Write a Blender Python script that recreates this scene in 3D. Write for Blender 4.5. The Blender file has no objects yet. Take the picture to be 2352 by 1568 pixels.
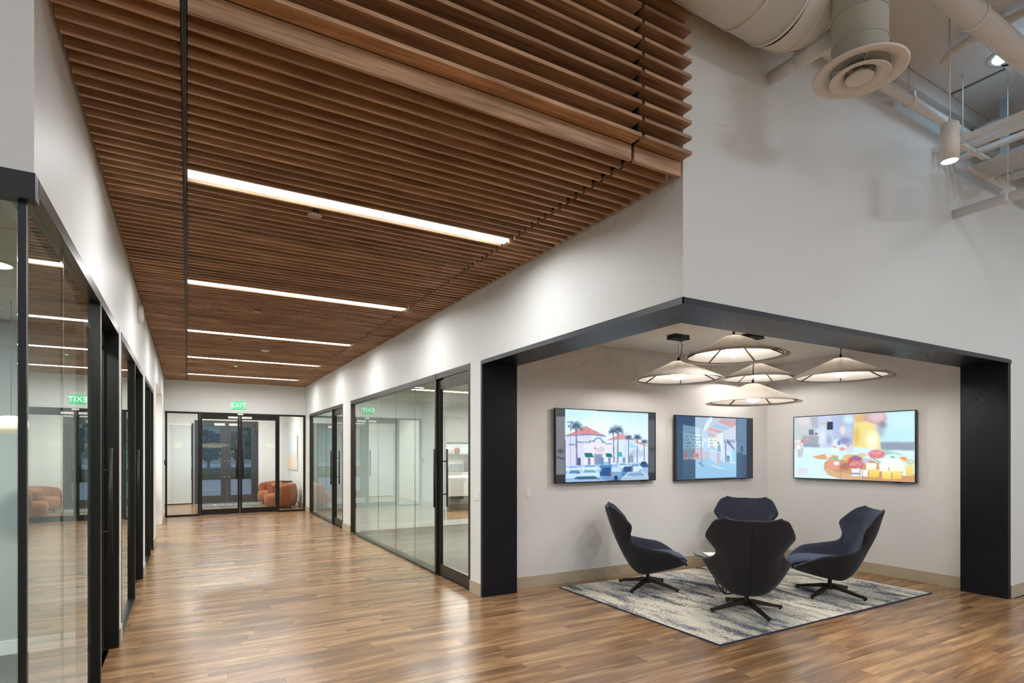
import bpy, bmesh, math, random
import numpy as np
from mathutils import Vector, Matrix

random.seed(7)
rng = np.random.default_rng(7)
sc = bpy.context.scene
C = sc.collection

# ------------------------------------------------------------------ camera
cam_d = bpy.data.cameras.new('camera')
cam_d.sensor_width = 36.0
cam_d.lens = 1300.0 / 2352.0 * 36.0
cam_d.shift_y = (1039.6 - 784.0) / 2352.0
cam_d.clip_start = 0.05
cam_d.clip_end = 300
cam = bpy.data.objects.new('camera', cam_d)
cam.location = (0, 0, 1.62)
cam.rotation_euler = (math.radians(90), 0, math.radians(-29.83))
C.objects.link(cam)
sc.camera = cam

# ------------------------------------------------------------------ world, exposure
world = bpy.data.worlds.new('world')
sc.world = world
world.use_nodes = True
wn = world.node_tree
wn.nodes['Background'].inputs[0].default_value = (0.62, 0.78, 1.0, 1)
wn.nodes['Background'].inputs[1].default_value = 0.55
sc.view_settings.view_transform = 'Standard'
sc.view_settings.look = 'None'
sc.view_settings.exposure = 0.35
sc.view_settings.gamma = 1.0
sc.view_settings.use_curve_mapping = False
sc.cycles.use_denoising = True
sc.cycles.max_bounces = 6
sc.cycles.diffuse_bounces = 4
sc.cycles.glossy_bounces = 3
sc.cycles.transparent_max_bounces = 14
sc.cycles.use_adaptive_sampling = True
sc.cycles.adaptive_threshold = 0.08
sc.cycles.adaptive_min_samples = 12
sc.cycles.sample_clamp_indirect = 6.0
sc.cycles.caustics_reflective = False
sc.cycles.caustics_refractive = False

# light strengths (radiance of the lamps, added ones included)
LINEAR_E = 61.0      # corridor linear lights
GLOBE_E = 84.0       # lounge pendant globes
PEND_E = 12.0       # cylinder pendants of the hall
OFFICE_E = 130.0       # office ceiling lights
SKYL_E = 12.0         # skylight lenses
FILL_E = 13.0         # unseen overhead panels added to light the hall
SPOT_W = 260.0        # cylinder pendant beams

# ------------------------------------------------------------------ key dimensions
W = 2.87      # corridor right wall face
L = -0.50     # corridor left wall face
Y0 = 2.71     # front of corridor
YE = 16.66    # end partition
HG = 2.67     # top of glazing
HC = 3.453    # underside of slats
HH = 5.12     # hall ceiling
NX, NY, NZ = 8.0, 5.79, 3.0     # lounge right wall, back wall, ceiling

# ------------------------------------------------------------------ colour / material helpers
def lin(r, g, b):
    f = lambda c: (c/255/12.92) if c/255 <= 0.04045 else ((c/255+0.055)/1.055)**2.4
    return (f(r), f(g), f(b), 1)

MATS = {}
def mat(name, col, rough=0.5, metal=0.0, spec=0.5, noise=0.0, nscale=8.0, bump=0.0, bscale=60.0, stretch=None,
        sheen=0.0, sheen_col=None, coat=0.0, emit=None, estr=0.0):
    m = bpy.data.materials.new(name)
    m.use_nodes = True
    nt = m.node_tree
    b = nt.nodes['Principled BSDF']
    b.inputs['Base Color'].default_value = col
    b.inputs['Roughness'].default_value = rough
    b.inputs['Metallic'].default_value = metal
    b.inputs['Specular IOR Level'].default_value = spec
    b.inputs['Coat Weight'].default_value = coat
    if sheen:
        b.inputs['Sheen Weight'].default_value = sheen
        b.inputs['Sheen Roughness'].default_value = 0.4
        if sheen_col: b.inputs['Sheen Tint'].default_value = sheen_col
    if emit:
        b.inputs['Emission Color'].default_value = emit
        b.inputs['Emission Strength'].default_value = estr
    tc = nt.nodes.new('ShaderNodeTexCoord')
    mp = nt.nodes.new('ShaderNodeMapping')
    nt.links.new(tc.outputs['Object'], mp.inputs['Vector'])
    if stretch: mp.inputs['Scale'].default_value = stretch
    n = nt.nodes.new('ShaderNodeTexNoise')
    n.inputs['Scale'].default_value = nscale
    n.inputs['Detail'].default_value = 4
    nt.links.new(mp.outputs['Vector'], n.inputs['Vector'])
    mr = nt.nodes.new('ShaderNodeMapRange')
    mr.inputs['To Min'].default_value = 1 - noise
    mr.inputs['To Max'].default_value = 1 + noise
    nt.links.new(n.outputs['Fac'], mr.inputs['Value'])
    mx = nt.nodes.new('ShaderNodeMix'); mx.data_type = 'RGBA'; mx.blend_type = 'MULTIPLY'
    mx.inputs['Factor'].default_value = 1.0
    mx.inputs['A'].default_value = col
    nt.links.new(mr.outputs['Result'], mx.inputs['B'])
    nt.links.new(mx.outputs['Result'], b.inputs['Base Color'])
    if bump:
        n2 = nt.nodes.new('ShaderNodeTexNoise')
        n2.inputs['Scale'].default_value = bscale
        n2.inputs['Detail'].default_value = 3
        nt.links.new(mp.outputs['Vector'], n2.inputs['Vector'])
        bp = nt.nodes.new('ShaderNodeBump')
        bp.inputs['Strength'].default_value = bump
        bp.inputs['Distance'].default_value = 0.01
        nt.links.new(n2.outputs['Fac'], bp.inputs['Height'])
        nt.links.new(bp.outputs['Normal'], b.inputs['Normal'])
    MATS[name] = m
    return m

def area_lamp(parent, loc, sx, sy, rad, col, spread=180):
    """downward rectangular lamp of the given radiance sitting on its lens"""
    ld = bpy.data.lights.new('lamp_light', 'AREA'); ld.shape = 'RECTANGLE'; ld.size = sx; ld.size_y = sy
    ld.energy = rad*math.pi*sx*sy; ld.color = col; ld.spread = math.radians(spread)
    lo = bpy.data.objects.new('lamp_light', ld); C.objects.link(lo); lo.parent = parent; lo.location = loc
    return lo

def emis(name, col, strength):
    m = bpy.data.materials.new(name)
    m.use_nodes = True
    nt = m.node_tree
    nt.nodes.clear()
    o = nt.nodes.new('ShaderNodeOutputMaterial')
    e = nt.nodes.new('ShaderNodeEmission')
    e.inputs[0].default_value = col
    e.inputs[1].default_value = strength
    nt.links.new(e.outputs[0], o.inputs[0])
    m.cycles.emission_sampling = 'NONE'
    MATS[name] = m
    return m

def glass(name, tint=(1, 1, 1, 1), rough=0.0, refl=1.0, frost=0.0):
    """thin architectural pane: transparent + fresnel mirror (both faces folded into the front one)"""
    m = bpy.data.materials.new(name)
    m.use_nodes = True
    nt = m.node_tree
    nt.nodes.clear()
    o = nt.nodes.new('ShaderNodeOutputMaterial')
    tr = nt.nodes.new('ShaderNodeBsdfTransparent'); tr.inputs[0].default_value = tint
    gl = nt.nodes.new('ShaderNodeBsdfGlossy'); gl.inputs['Roughness'].default_value = rough
    gl.inputs['Color'].default_value = (0.95, 1.0, 0.97, 1)
    fr = nt.nodes.new('ShaderNodeFresnel'); fr.inputs[0].default_value = 1.5
    ge = nt.nodes.new('ShaderNodeNewGeometry')
    a = nt.nodes.new('ShaderNodeMath'); a.operation = 'MULTIPLY'; a.inputs[1].default_value = 2.0   # 2R
    nt.links.new(fr.outputs[0], a.inputs[0])
    b = nt.nodes.new('ShaderNodeMath'); b.operation = 'ADD'; b.inputs[1].default_value = 1.0        # 1+R
    nt.links.new(fr.outputs[0], b.inputs[0])
    d = nt.nodes.new('ShaderNodeMath'); d.operation = 'DIVIDE'
    nt.links.new(a.outputs[0], d.inputs[0]); nt.links.new(b.outputs[0], d.inputs[1])
    inv = nt.nodes.new('ShaderNodeMath'); inv.operation = 'SUBTRACT'; inv.inputs[0].default_value = 1.0
    nt.links.new(ge.outputs['Backfacing'], inv.inputs[1])
    k = nt.nodes.new('ShaderNodeMath'); k.operation = 'MULTIPLY'; k.use_clamp = True
    nt.links.new(d.outputs[0], k.inputs[0]); nt.links.new(inv.outputs[0], k.inputs[1])
    k2 = nt.nodes.new('ShaderNodeMath'); k2.operation = 'MULTIPLY'; k2.inputs[1].default_value = refl; k2.use_clamp = True
    nt.links.new(k.outputs[0], k2.inputs[0])
    mx = nt.nodes.new('ShaderNodeMixShader')
    nt.links.new(k2.outputs[0], mx.inputs[0])
    last = tr.outputs[0]
    if frost:
        df = nt.nodes.new('ShaderNodeBsdfTranslucent'); df.inputs[0].default_value = (0.72, 0.86, 0.84, 1)
        dd = nt.nodes.new('ShaderNodeBsdfDiffuse'); dd.inputs[0].default_value = (0.66, 0.80, 0.78, 1)
        m1 = nt.nodes.new('ShaderNodeMixShader'); m1.inputs[0].default_value = 0.5
        nt.links.new(df.outputs[0], m1.inputs[1]); nt.links.new(dd.outputs[0], m1.inputs[2])
        m2 = nt.nodes.new('ShaderNodeMixShader'); m2.inputs[0].default_value = frost
        nt.links.new(tr.outputs[0], m2.inputs[1]); nt.links.new(m1.outputs[0], m2.inputs[2])
        last = m2.outputs[0]
    nt.links.new(last, mx.inputs[1])
    nt.links.new(gl.outputs[0], mx.inputs[2])
    nt.links.new(mx.outputs[0], o.inputs[0])
    MATS[name] = m
    return m

# ------------------------------------------------------------------ mesh helpers
class MB:
    def __init__(s): s.v = []; s.f = []; s.sm = []
    def box(s, x0, x1, y0, y1, z0, z1):
        i = len(s.v)
        s.v += [(x0,y0,z0),(x1,y0,z0),(x1,y1,z0),(x0,y1,z0),(x0,y0,z1),(x1,y0,z1),(x1,y1,z1),(x0,y1,z1)]
        for q in ((0,3,2,1),(4,5,6,7),(0,1,5,4),(1,2,6,5),(2,3,7,6),(3,0,4,7)):
            s.f.append(tuple(i+k for k in q)); s.sm.append(False)
        return s
    def prism(s, pts, d):                      # pts: planar polygon (3D), extruded by vector d
        i = len(s.v); n = len(pts)
        s.v += [tuple(p) for p in pts] + [(p[0]+d[0], p[1]+d[1], p[2]+d[2]) for p in pts]
        s.f.append(tuple(range(i+n-1, i-1, -1))); s.sm.append(False)
        s.f.append(tuple(range(i+n, i+2*n))); s.sm.append(False)
        for k in range(n):
            s.f.append((i+k, i+(k+1) % n, i+n+(k+1) % n, i+n+k)); s.sm.append(False)
        return s
    def tube(s, pts, r, n=12, cap=True):       # polyline tube, r scalar or list
        pts = [Vector(p) for p in pts]
        rs = r if isinstance(r, (list, tuple)) else [r]*len(pts)
        base = len(s.v); prev = None
        for k, p in enumerate(pts):
            if k == 0: t = pts[1]-pts[0]
            elif k == len(pts)-1: t = pts[-1]-pts[-2]
            else: t = (pts[k+1]-pts[k]).normalized() + (pts[k]-pts[k-1]).normalized()
            t = t.normalized()
            if prev is None:
                up = Vector((0,0,1)) if abs(t.z) < 0.9 else Vector((1,0,0))
                a = t.cross(up).normalized()
            else:
                a = (prev - t*prev.dot(t)).normalized()
            prev = a
            b = t.cross(a)
            for j in range(n):
                an = 2*math.pi*j/n
                q = p + (a*math.cos(an) + b*math.sin(an))*rs[k]
                s.v.append(tuple(q))
        for k in range(len(pts)-1):
            for j in range(n):
                s.f.append((base+k*n+j, base+k*n+(j+1) % n, base+(k+1)*n+(j+1) % n, base+(k+1)*n+j)); s.sm.append(True)
        if cap:
            s.f.append(tuple(base+j for j in range(n-1, -1, -1))); s.sm.append(False)
            e = base+(len(pts)-1)*n
            s.f.append(tuple(e+j for j in range(n))); s.sm.append(False)
        return s
    def lathe(s, prof, n=32, o=(0,0,0), closed=False, smooth=True):   # prof: list of (r,z) revolved about z
        base = len(s.v); m = len(prof)
        for (r, z) in prof:
            for j in range(n):
                an = 2*math.pi*j/n
                s.v.append((o[0]+r*math.cos(an), o[1]+r*math.sin(an), o[2]+z))
        rng_ = range(m if closed else m-1)
        for k in rng_:
            k2 = (k+1) % m
            for j in range(n):
                s.f.append((base+k*n+j, base+k*n+(j+1) % n, base+k2*n+(j+1) % n, base+k2*n+j)); s.sm.append(smooth)
        if not closed:
            if prof[0][0] > 1e-6:
                s.f.append(tuple(base+j for j in range(n-1, -1, -1))); s.sm.append(False)
            if prof[-1][0] > 1e-6:
                e = base+(m-1)*n
                s.f.append(tuple(e+j for j in range(n))); s.sm.append(False)
        return s
    def sphere(s, o, r, n=20, m=12, sz=None):
        prof = []
        for k in range(m+1):
            a = -math.pi/2 + math.pi*k/m
            prof.append((max(1e-5, r*math.cos(a)), (sz or r)*math.sin(a)))
        return s.lathe(prof, n, o)
    def grid(s, P, smooth=True, wrap=False):   # P[i][j] points
        base = len(s.v); a = len(P); b = len(P[0])
        for row in P:
            for p in row: s.v.append(tuple(p))
        for i in range(a-1):
            for j in range(b if wrap else b-1):
                j2 = (j+1) % b
                s.f.append((base+i*b+j, base+i*b+j2, base+(i+1)*b+j2, base+(i+1)*b+j)); s.sm.append(smooth)
        return base
    def xf(s, M):
        s.v = [tuple(M @ Vector(p)) for p in s.v]; return s
    def mesh(s, name, fix=True):
        me = bpy.data.meshes.new(name)
        me.from_pydata(s.v, [], s.f)
        me.polygons.foreach_set('use_smooth', s.sm)
        if fix:
            bm = bmesh.new(); bm.from_mesh(me)
            bmesh.ops.recalc_face_normals(bm, faces=bm.faces)
            bm.to_mesh(me); bm.free()
        me.update()
        return me
    def build(s, name, m, parent=None, loc=(0,0,0), fix=True, bevel=0.0):
        me = s.mesh(name, fix)
        o = bpy.data.objects.new(name, me)
        if m is not None: me.materials.append(m if not isinstance(m, str) else MATS[m])
        C.objects.link(o)
        o.location = loc
        if parent is not None: o.parent = parent
        if bevel:
            bv = o.modifiers.new('bevel', 'BEVEL'); bv.width = bevel; bv.segments = 2; bv.limit_method = 'ANGLE'
        return o

def tag(o, label, cat=None, group=None, kind=None):
    if label: o['label'] = label
    if cat: o['category'] = cat
    if group: o['group'] = group
    if kind: o['kind'] = kind
    return o
def empty(name, loc=(0,0,0), rz=0.0):
    o = bpy.data.objects.new(name, None); C.objects.link(o)
    o.location = loc; o.rotation_euler = (0, 0, rz); o.empty_display_size = 0.1
    return o
def inst(o, parent, loc=None, rot=None):
    c = o.copy(); C.objects.link(c); c.parent = parent
    if loc is not None: c.location = loc
    if rot is not None: c.rotation_euler = rot
    return c
def struct(name, mb, m, label, parent=None):
    o = mb.build(name, m, parent)
    return tag(o, label, None, None, 'structure')

# ------------------------------------------------------------------ materials
mat('wall_white', lin(226, 227, 224), 0.5, noise=0.012, nscale=3, bump=0.02, bscale=180, spec=0.35)
mat('wall_hall', lin(214, 211, 205), 0.7, noise=0.015, nscale=3, bump=0.02, bscale=150)
mat('wall_lounge', lin(221, 218, 214), 0.75, noise=0.02, nscale=60, stretch=(1, 1, 0.03), bump=0.05, bscale=220)
mat('wall_office', lin(214, 220, 217), 0.8, noise=0.01)
mat('wall_felt', lin(172, 178, 174), 0.95, noise=0.06, nscale=40, bump=0.1, bscale=120)
mat('ceil_white', lin(222, 219, 213), 0.85, noise=0.012)
mat('ceil_hall', lin(224, 221, 218), 0.85, noise=0.05, nscale=1.2, bump=0.15, bscale=4)
mat('tile_white', lin(214, 214, 206), 0.9, noise=0.02, nscale=90)
mat('base_beige', lin(184, 170, 145), 0.55, noise=0.015)
mat('base_white', lin(225, 226, 222), 0.5, noise=0.01)
mat('portal', lin(22, 23, 29), 0.38, metal=0.0, spec=0.22, noise=0.12, nscale=5, bump=0.02, bscale=30)
mat('portal_edge', lin(40, 42, 48), 0.4, metal=0.0, noise=0.05)
mat('bronze', lin(68, 61, 51), 0.33, metal=0.75, noise=0.03)
mat('black_frame', lin(34, 33, 30), 0.38, metal=0.5, noise=0.04)
mat('black', lin(20, 19, 18), 0.5, noise=0.05)
mat('black_matt', lin(12, 10, 9), 0.95, noise=0.05)
mat('door_dark', lin(44, 40, 37), 0.5, noise=0.05)
mat('white_paint', lin(228, 225, 218), 0.5, noise=0.02, nscale=12)
mat('sensor_paint', lin(170, 152, 132), 0.5, noise=0.01)
mat('white_plastic', lin(232, 230, 226), 0.4, noise=0.005)
mat('pipe_paint', lin(230, 229, 226), 0.5, noise=0.03, nscale=6)
mat('duct_paint', lin(230, 227, 218), 0.5, noise=0.03, nscale=5, bump=0.05, bscale=18)
mat('drop_shade', lin(186, 187, 176), 0.5, noise=0.03, nscale=5)  # duct paint toned darker, the drop's shade put into its colour
mat('steel_skylit', lin(190, 200, 206), 0.5, noise=0.03)  # blue cast of the skylight put into the steel colour
mat('carpet', lin(118, 118, 112), 0.98, noise=0.5, nscale=38, stretch=(1, 3.0, 1), bump=0.6, bscale=160)
mat('carpet_dark', lin(110, 112, 110), 0.98, noise=0.75, nscale=55, stretch=(1, 2.2, 1), bump=0.7, bscale=150)
mat('velvet_shaded', lin(46, 44, 46), 0.85, spec=0.2, noise=0.22, nscale=7, sheen=0.22, sheen_col=(0.6, 0.62, 0.7, 1), bump=0.04, bscale=300)  # shell copy of the velvet, outer shade put into its colour
mat('velvet_lit', lin(44, 46, 58), 0.85, spec=0.2, noise=0.25, nscale=6, sheen=0.55, sheen_col=(0.5, 0.65, 1.0, 1), bump=0.04, bscale=300)  # same velvet, blue of the lit inner faces put into its colour
mat('leg_bronze', lin(58, 50, 42), 0.4, metal=0.7, noise=0.04)
mat('felt', lin(214, 208, 200), 0.95, noise=0.07, nscale=45, bump=0.08, bscale=160)
def felt_mat():
    m = MATS['felt']; nt = m.node_tree; b = nt.nodes['Principled BSDF']; out = [n for n in nt.nodes if n.type == 'OUTPUT_MATERIAL'][0]
    tl = nt.nodes.new('ShaderNodeBsdfTranslucent'); tl.inputs[0].default_value = lin(226, 220, 212)
    mx = nt.nodes.new('ShaderNodeMixShader'); mx.inputs[0].default_value = 0.46
    nt.links.new(b.outputs[0], mx.inputs[1]); nt.links.new(tl.outputs[0], mx.inputs[2]); nt.links.new(mx.outputs[0], out.inputs[0])
felt_mat()
mat('orange', lin(150, 84, 46), 0.85, noise=0.10, nscale=14, sheen=0.3, bump=0.06, bscale=200)
mat('paper', lin(232, 229, 224), 0.7, noise=0.01)
mat('counter_white', lin(226, 226, 222), 0.35, noise=0.01)
mat('navy_cab', lin(28, 33, 42), 0.5, noise=0.03)
mat('grey_shelf', lin(86, 92, 96), 0.5, noise=0.03)
mat('pavement', lin(150, 160, 172), 0.9, noise=0.1, nscale=1.5)
mat('leaf', lin(44, 66, 48), 0.9, noise=0.5, nscale=5)
mat('leaf_blue', lin(36, 62, 70), 0.9, noise=0.5, nscale=5)
mat('bark', lin(70, 56, 46), 0.9, noise=0.2)
mat('mat_grey', lin(92, 100, 100), 0.95, noise=0.15, nscale=60)
mat('shade_fabric', lin(205, 210, 208), 0.9, noise=0.01)
mat('art_frame', lin(214, 214, 212), 0.5, noise=0.01)
emis('linear_emit', (1.0, 0.985, 0.95, 1), 6.0)
emis('globe_emit', (1.0, 0.955, 0.90, 1), GLOBE_E); MATS['globe_emit'].cycles.emission_sampling = 'FRONT'
emis('pend_emit', (1.0, 0.96, 0.90, 1), PEND_E)
emis('office_emit', (1.0, 1.0, 0.96, 1), 6.0)
emis('skylight_emit', (0.42, 0.72, 1.0, 1), SKYL_E); MATS['skylight_emit'].cycles.emission_sampling = 'AUTO'
emis('exit_panel', (0.16, 0.80, 0.36, 1), 0.9)
emis('exit_text', (0.80, 1.0, 0.88, 1), 1.5)
emis('warm_lamp', (1.0, 0.86, 0.66, 1), 1.6)
emis('led_green', (0.05, 1.0, 0.3, 1), 1.5)
emis('shelf_led', (0.85, 0.92, 1.0, 1), 8.0); MATS['shelf_led'].cycles.emission_sampling = 'AUTO'
glass('glass_clear', (0.975, 0.987, 0.98, 1))
glass('glass_green', (0.905, 0.95, 0.93, 1), refl=1.1)
glass('glass_left', (0.92, 0.955, 0.94, 1), refl=1.1)
glass('glass_frost', (0.9, 0.95, 0.94, 1), frost=0.62)
mat('glass_edge', lin(138, 150, 142), 0.3, noise=0.02)
glass('glass_table', (0.42, 0.40, 0.38, 1), refl=1.2)

# wood of the slats -----------------------------------------------------------
def wood_slat():
    m = bpy.data.materials.new('slat_wood'); m.use_nodes = True
    nt = m.node_tree; b = nt.nodes['Principled BSDF']
    tc = nt.nodes.new('ShaderNodeTexCoord'); oi = nt.nodes.new('ShaderNodeObjectInfo'); ge = nt.nodes.new('ShaderNodeNewGeometry')
    ad = nt.nodes.new('ShaderNodeMath'); ad.operation = 'ADD'
    nt.links.new(oi.outputs['Random'], ad.inputs[0]); nt.links.new(ge.outputs['Random Per Island'], ad.inputs[1])
    fr = nt.nodes.new('ShaderNodeMath'); fr.operation = 'FRACT'; nt.links.new(ad.outputs[0], fr.inputs[0])
    mp = nt.nodes.new('ShaderNodeMapping'); mp.inputs['Scale'].default_value = (1.6, 26, 26)
    cb = nt.nodes.new('ShaderNodeCombineXYZ')
    ml = nt.nodes.new('ShaderNodeMath'); ml.operation = 'MULTIPLY'; ml.inputs[1].default_value = 37.0
    nt.links.new(fr.outputs[0], ml.inputs[0])
    for k in range(3): nt.links.new(ml.outputs[0], cb.inputs[k])
    nt.links.new(cb.outputs[0], mp.inputs['Location'])
    nt.links.new(tc.outputs['Object'], mp.inputs['Vector'])
    n = nt.nodes.new('ShaderNodeTexNoise'); n.inputs['Scale'].default_value = 1.6; n.inputs['Detail'].default_value = 6
    nt.links.new(mp.outputs[0], n.inputs['Vector'])
    cr = nt.nodes.new('ShaderNodeValToRGB')
    cr.color_ramp.elements[0].position = 0.28; cr.color_ramp.elements[0].color = lin(146, 107, 79)
    cr.color_ramp.elements[1].position = 0.72; cr.color_ramp.elements[1].color = lin(218, 177, 138)
    nt.links.new(n.outputs['Fac'], cr.inputs[0])
    mr = nt.nodes.new('ShaderNodeMapRange'); mr.inputs['To Min'].default_value = 0.72; mr.inputs['To Max'].default_value = 1.12
    nt.links.new(fr.outputs[0], mr.inputs['Value'])
    mx = nt.nodes.new('ShaderNodeMix'); mx.data_type = 'RGBA'; mx.blend_type = 'MULTIPLY'; mx.inputs['Factor'].default_value = 1
    nt.links.new(cr.outputs[0], mx.inputs['A']); nt.links.new(mr.outputs[0], mx.inputs['B'])
    nt.links.new(mx.outputs['Result'], b.inputs['Base Color'])
    b.inputs['Roughness'].default_value = 0.45
    MATS['slat_wood'] = m
wood_slat()

def wood_floor():
    m = bpy.data.materials.new('floor_wood'); m.use_nodes = True
    nt = m.node_tree; b = nt.nodes['Principled BSDF']
    tc = nt.nodes.new('ShaderNodeTexCoord'); oi = nt.nodes.new('ShaderNodeObjectInfo'); ge = nt.nodes.new('ShaderNodeNewGeometry')
    ad = nt.nodes.new('ShaderNodeMath'); ad.operation = 'ADD'
    nt.links.new(oi.outputs['Random'], ad.inputs[0]); nt.links.new(ge.outputs['Random Per Island'], ad.inputs[1])
    fr = nt.nodes.new('ShaderNodeMath'); fr.operation = 'FRACT'; nt.links.new(ad.outputs[0], fr.inputs[0])
    cb = nt.nodes.new('ShaderNodeCombineXYZ')
    ml = nt.nodes.new('ShaderNodeMath'); ml.operation = 'MULTIPLY'; ml.inputs[1].default_value = 61.0
    nt.links.new(fr.outputs[0], ml.inputs[0])
    for k in range(3): nt.links.new(ml.outputs[0], cb.inputs[k])
    def noise(scale, det, vec, dist=0.0):
        mp = nt.nodes.new('ShaderNodeMapping'); mp.inputs['Scale'].default_value = vec
        nt.links.new(cb.outputs[0], mp.inputs['Location'])
        nt.links.new(tc.outputs['Object'], mp.inputs['Vector'])
        n = nt.nodes.new('ShaderNodeTexNoise'); n.inputs['Scale'].default_value = scale; n.inputs['Detail'].default_value = det
        n.inputs['Distortion'].default_value = dist
        nt.links.new(mp.outputs[0], n.inputs['Vector'])
        return n
    n1 = noise(1.0, 5, (1.1, 11, 1), 0.6)         # broad figure
    n2 = noise(1.0, 6, (5, 120, 1), 0.3)          # fine grain
    cr = nt.nodes.new('ShaderNodeValToRGB')
    e = cr.color_ramp.elements
    e[0].position = 0.30; e[0].color = lin(114, 86, 62)
    e[1].position = 0.72; e[1].color = lin(190, 152, 110)
    k = cr.color_ramp.elements.new(0.5); k.color = lin(152, 114, 78)
    nt.links.new(n1.outputs['Fac'], cr.inputs[0])
    mr = nt.nodes.new('ShaderNodeMapRange'); mr.inputs['From Min'].default_value = 0.25; mr.inputs['From Max'].default_value = 0.75
    mr.inputs['To Min'].default_value = 0.74; mr.inputs['To Max'].default_value = 1.14
    nt.links.new(n2.outputs['Fac'], mr.inputs['Value'])
    mx = nt.nodes.new('ShaderNodeMix'); mx.data_type = 'RGBA'; mx.blend_type = 'MULTIPLY'; mx.inputs['Factor'].default_value = 1
    nt.links.new(cr.outputs[0], mx.inputs['A']); nt.links.new(mr.outputs[0], mx.inputs['B'])
    mr2 = nt.nodes.new('ShaderNodeMapRange'); mr2.inputs['To Min'].default_value = 0.80; mr2.inputs['To Max'].default_value = 1.12
    nt.links.new(fr.outputs[0], mr2.inputs['Value'])
    mx2 = nt.nodes.new('ShaderNodeMix'); mx2.data_type = 'RGBA'; mx2.blend_type = 'MULTIPLY'; mx2.inputs['Factor'].default_value = 1
    nt.links.new(mx.outputs['Result'], mx2.inputs['A']); nt.links.new(mr2.outputs[0], mx2.inputs['B'])
    nt.links.new(mx2.outputs['Result'], b.inputs['Base Color'])
    rr = nt.nodes.new('ShaderNodeMapRange'); rr.inputs['To Min'].default_value = 0.20; rr.inputs['To Max'].default_value = 0.30
    nt.links.new(n2.outputs['Fac'], rr.inputs['Value']); nt.links.new(rr.outputs[0], b.inputs['Roughness'])
    b.inputs['Specular IOR Level'].default_value = 0.6
    bp = nt.nodes.new('ShaderNodeBump'); bp.inputs['Strength'].default_value = 0.05; bp.inputs['Distance'].default_value = 0.002
    nt.links.new(n2.outputs['Fac'], bp.inputs['Height']); nt.links.new(bp.outputs['Normal'], b.inputs['Normal'])
    MATS['floor_wood'] = m
wood_floor()

def rug_mat():
    m = bpy.data.materials.new('rug_pile'); m.use_nodes = True
    nt = m.node_tree; b = nt.nodes['Principled BSDF']
    tc = nt.nodes.new('ShaderNodeTexCoord')
    def noise(scale, det, vec, rough=0.6, loc=(0, 0, 0)):
        mp = nt.nodes.new('ShaderNodeMapping'); mp.inputs['Scale'].default_value = vec; mp.inputs['Location'].default_value = loc
        nt.links.new(tc.outputs['Object'], mp.inputs['Vector'])
        n = nt.nodes.new('ShaderNodeTexNoise'); n.inputs['Scale'].default_value = scale; n.inputs['Detail'].default_value = det
        n.inputs['Roughness'].default_value = rough
        nt.links.new(mp.outputs[0], n.inputs['Vector'])
        return n
    big = noise(1.0, 8, (4.2, 1.2, 1), 0.72)
    fine = noise(1.0, 3, (130, 34, 1), 0.7, (3, 7, 1))
    tone = noise(1.0, 3, (2.2, 0.9, 1), 0.5, (11, 4, 2))
    ad = nt.nodes.new('ShaderNodeMath'); ad.operation = 'MULTIPLY_ADD'; ad.inputs[1].default_value = 0.75
    nt.links.new(fine.outputs['Fac'], ad.inputs[0]); nt.links.new(big.outputs['Fac'], ad.inputs[2])
    cr = nt.nodes.new('ShaderNodeValToRGB'); cr.color_ramp.interpolation = 'LINEAR'
    e = cr.color_ramp.elements
    e[0].position = 0.882; e[0].color = (0, 0, 0, 1)
    e[1].position = 0.93; e[1].color = (1, 1, 1, 1)
    nt.links.new(ad.outputs[0], cr.inputs[0])
    dk = nt.nodes.new('ShaderNodeValToRGB')
    dk.color_ramp.elements[0].position = 0.38; dk.color_ramp.elements[0].color = lin(44, 48, 66)
    dk.color_ramp.elements[1].position = 0.62; dk.color_ramp.elements[1].color = lin(120, 122, 130)
    nt.links.new(tone.outputs['Fac'], dk.inputs[0])
    lt = nt.nodes.new('ShaderNodeValToRGB')
    lt.color_ramp.elements[0].position = 0.30; lt.color_ramp.elements[0].color = lin(184, 190, 190)
    lt.color_ramp.elements[1].position = 0.48; lt.color_ramp.elements[1].color = lin(214, 206, 188)
    nt.links.new(tone.outputs['Fac'], lt.inputs[0])
    mx = nt.nodes.new('ShaderNodeMix'); mx.data_type = 'RGBA'
    nt.links.new(cr.outputs[0], mx.inputs['Factor']); nt.links.new(lt.outputs[0], mx.inputs['A']); nt.links.new(dk.outputs[0], mx.inputs['B'])
    nt.links.new(mx.outputs['Result'], b.inputs['Base Color'])
    b.inputs['Roughness'].default_value = 0.97; b.inputs['Specular IOR Level'].default_value = 0.1
    bp = nt.nodes.new('ShaderNodeBump'); bp.inputs['Strength'].default_value = 0.3; bp.inputs['Distance'].default_value = 0.004
    nt.links.new(fine.outputs['Fac'], bp.inputs['Height']); nt.links.new(bp.outputs['Normal'], b.inputs['Normal'])
    MATS['rug_pile'] = m
rug_mat()

# ================================================================== STRUCTURE
T = 0.18
# ---- floors
fl = struct('floor', MB().box(-8, 14, -7, 2.71, -0.2, -0.006).box(L-0.2, NX, 2.71, 5.97, -0.2, -0.006)
            .box(L-0.2, W+T, 5.97, YE, -0.2, -0.006).box(-2.4, L-0.2, 11.4, 15.8, -0.2, -0.006)
            .box(-0.95, 3.1, YE, 21.0, -0.2, -0.006), 'black_matt', 'brown wooden plank floor of the corridor and lounge')

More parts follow.
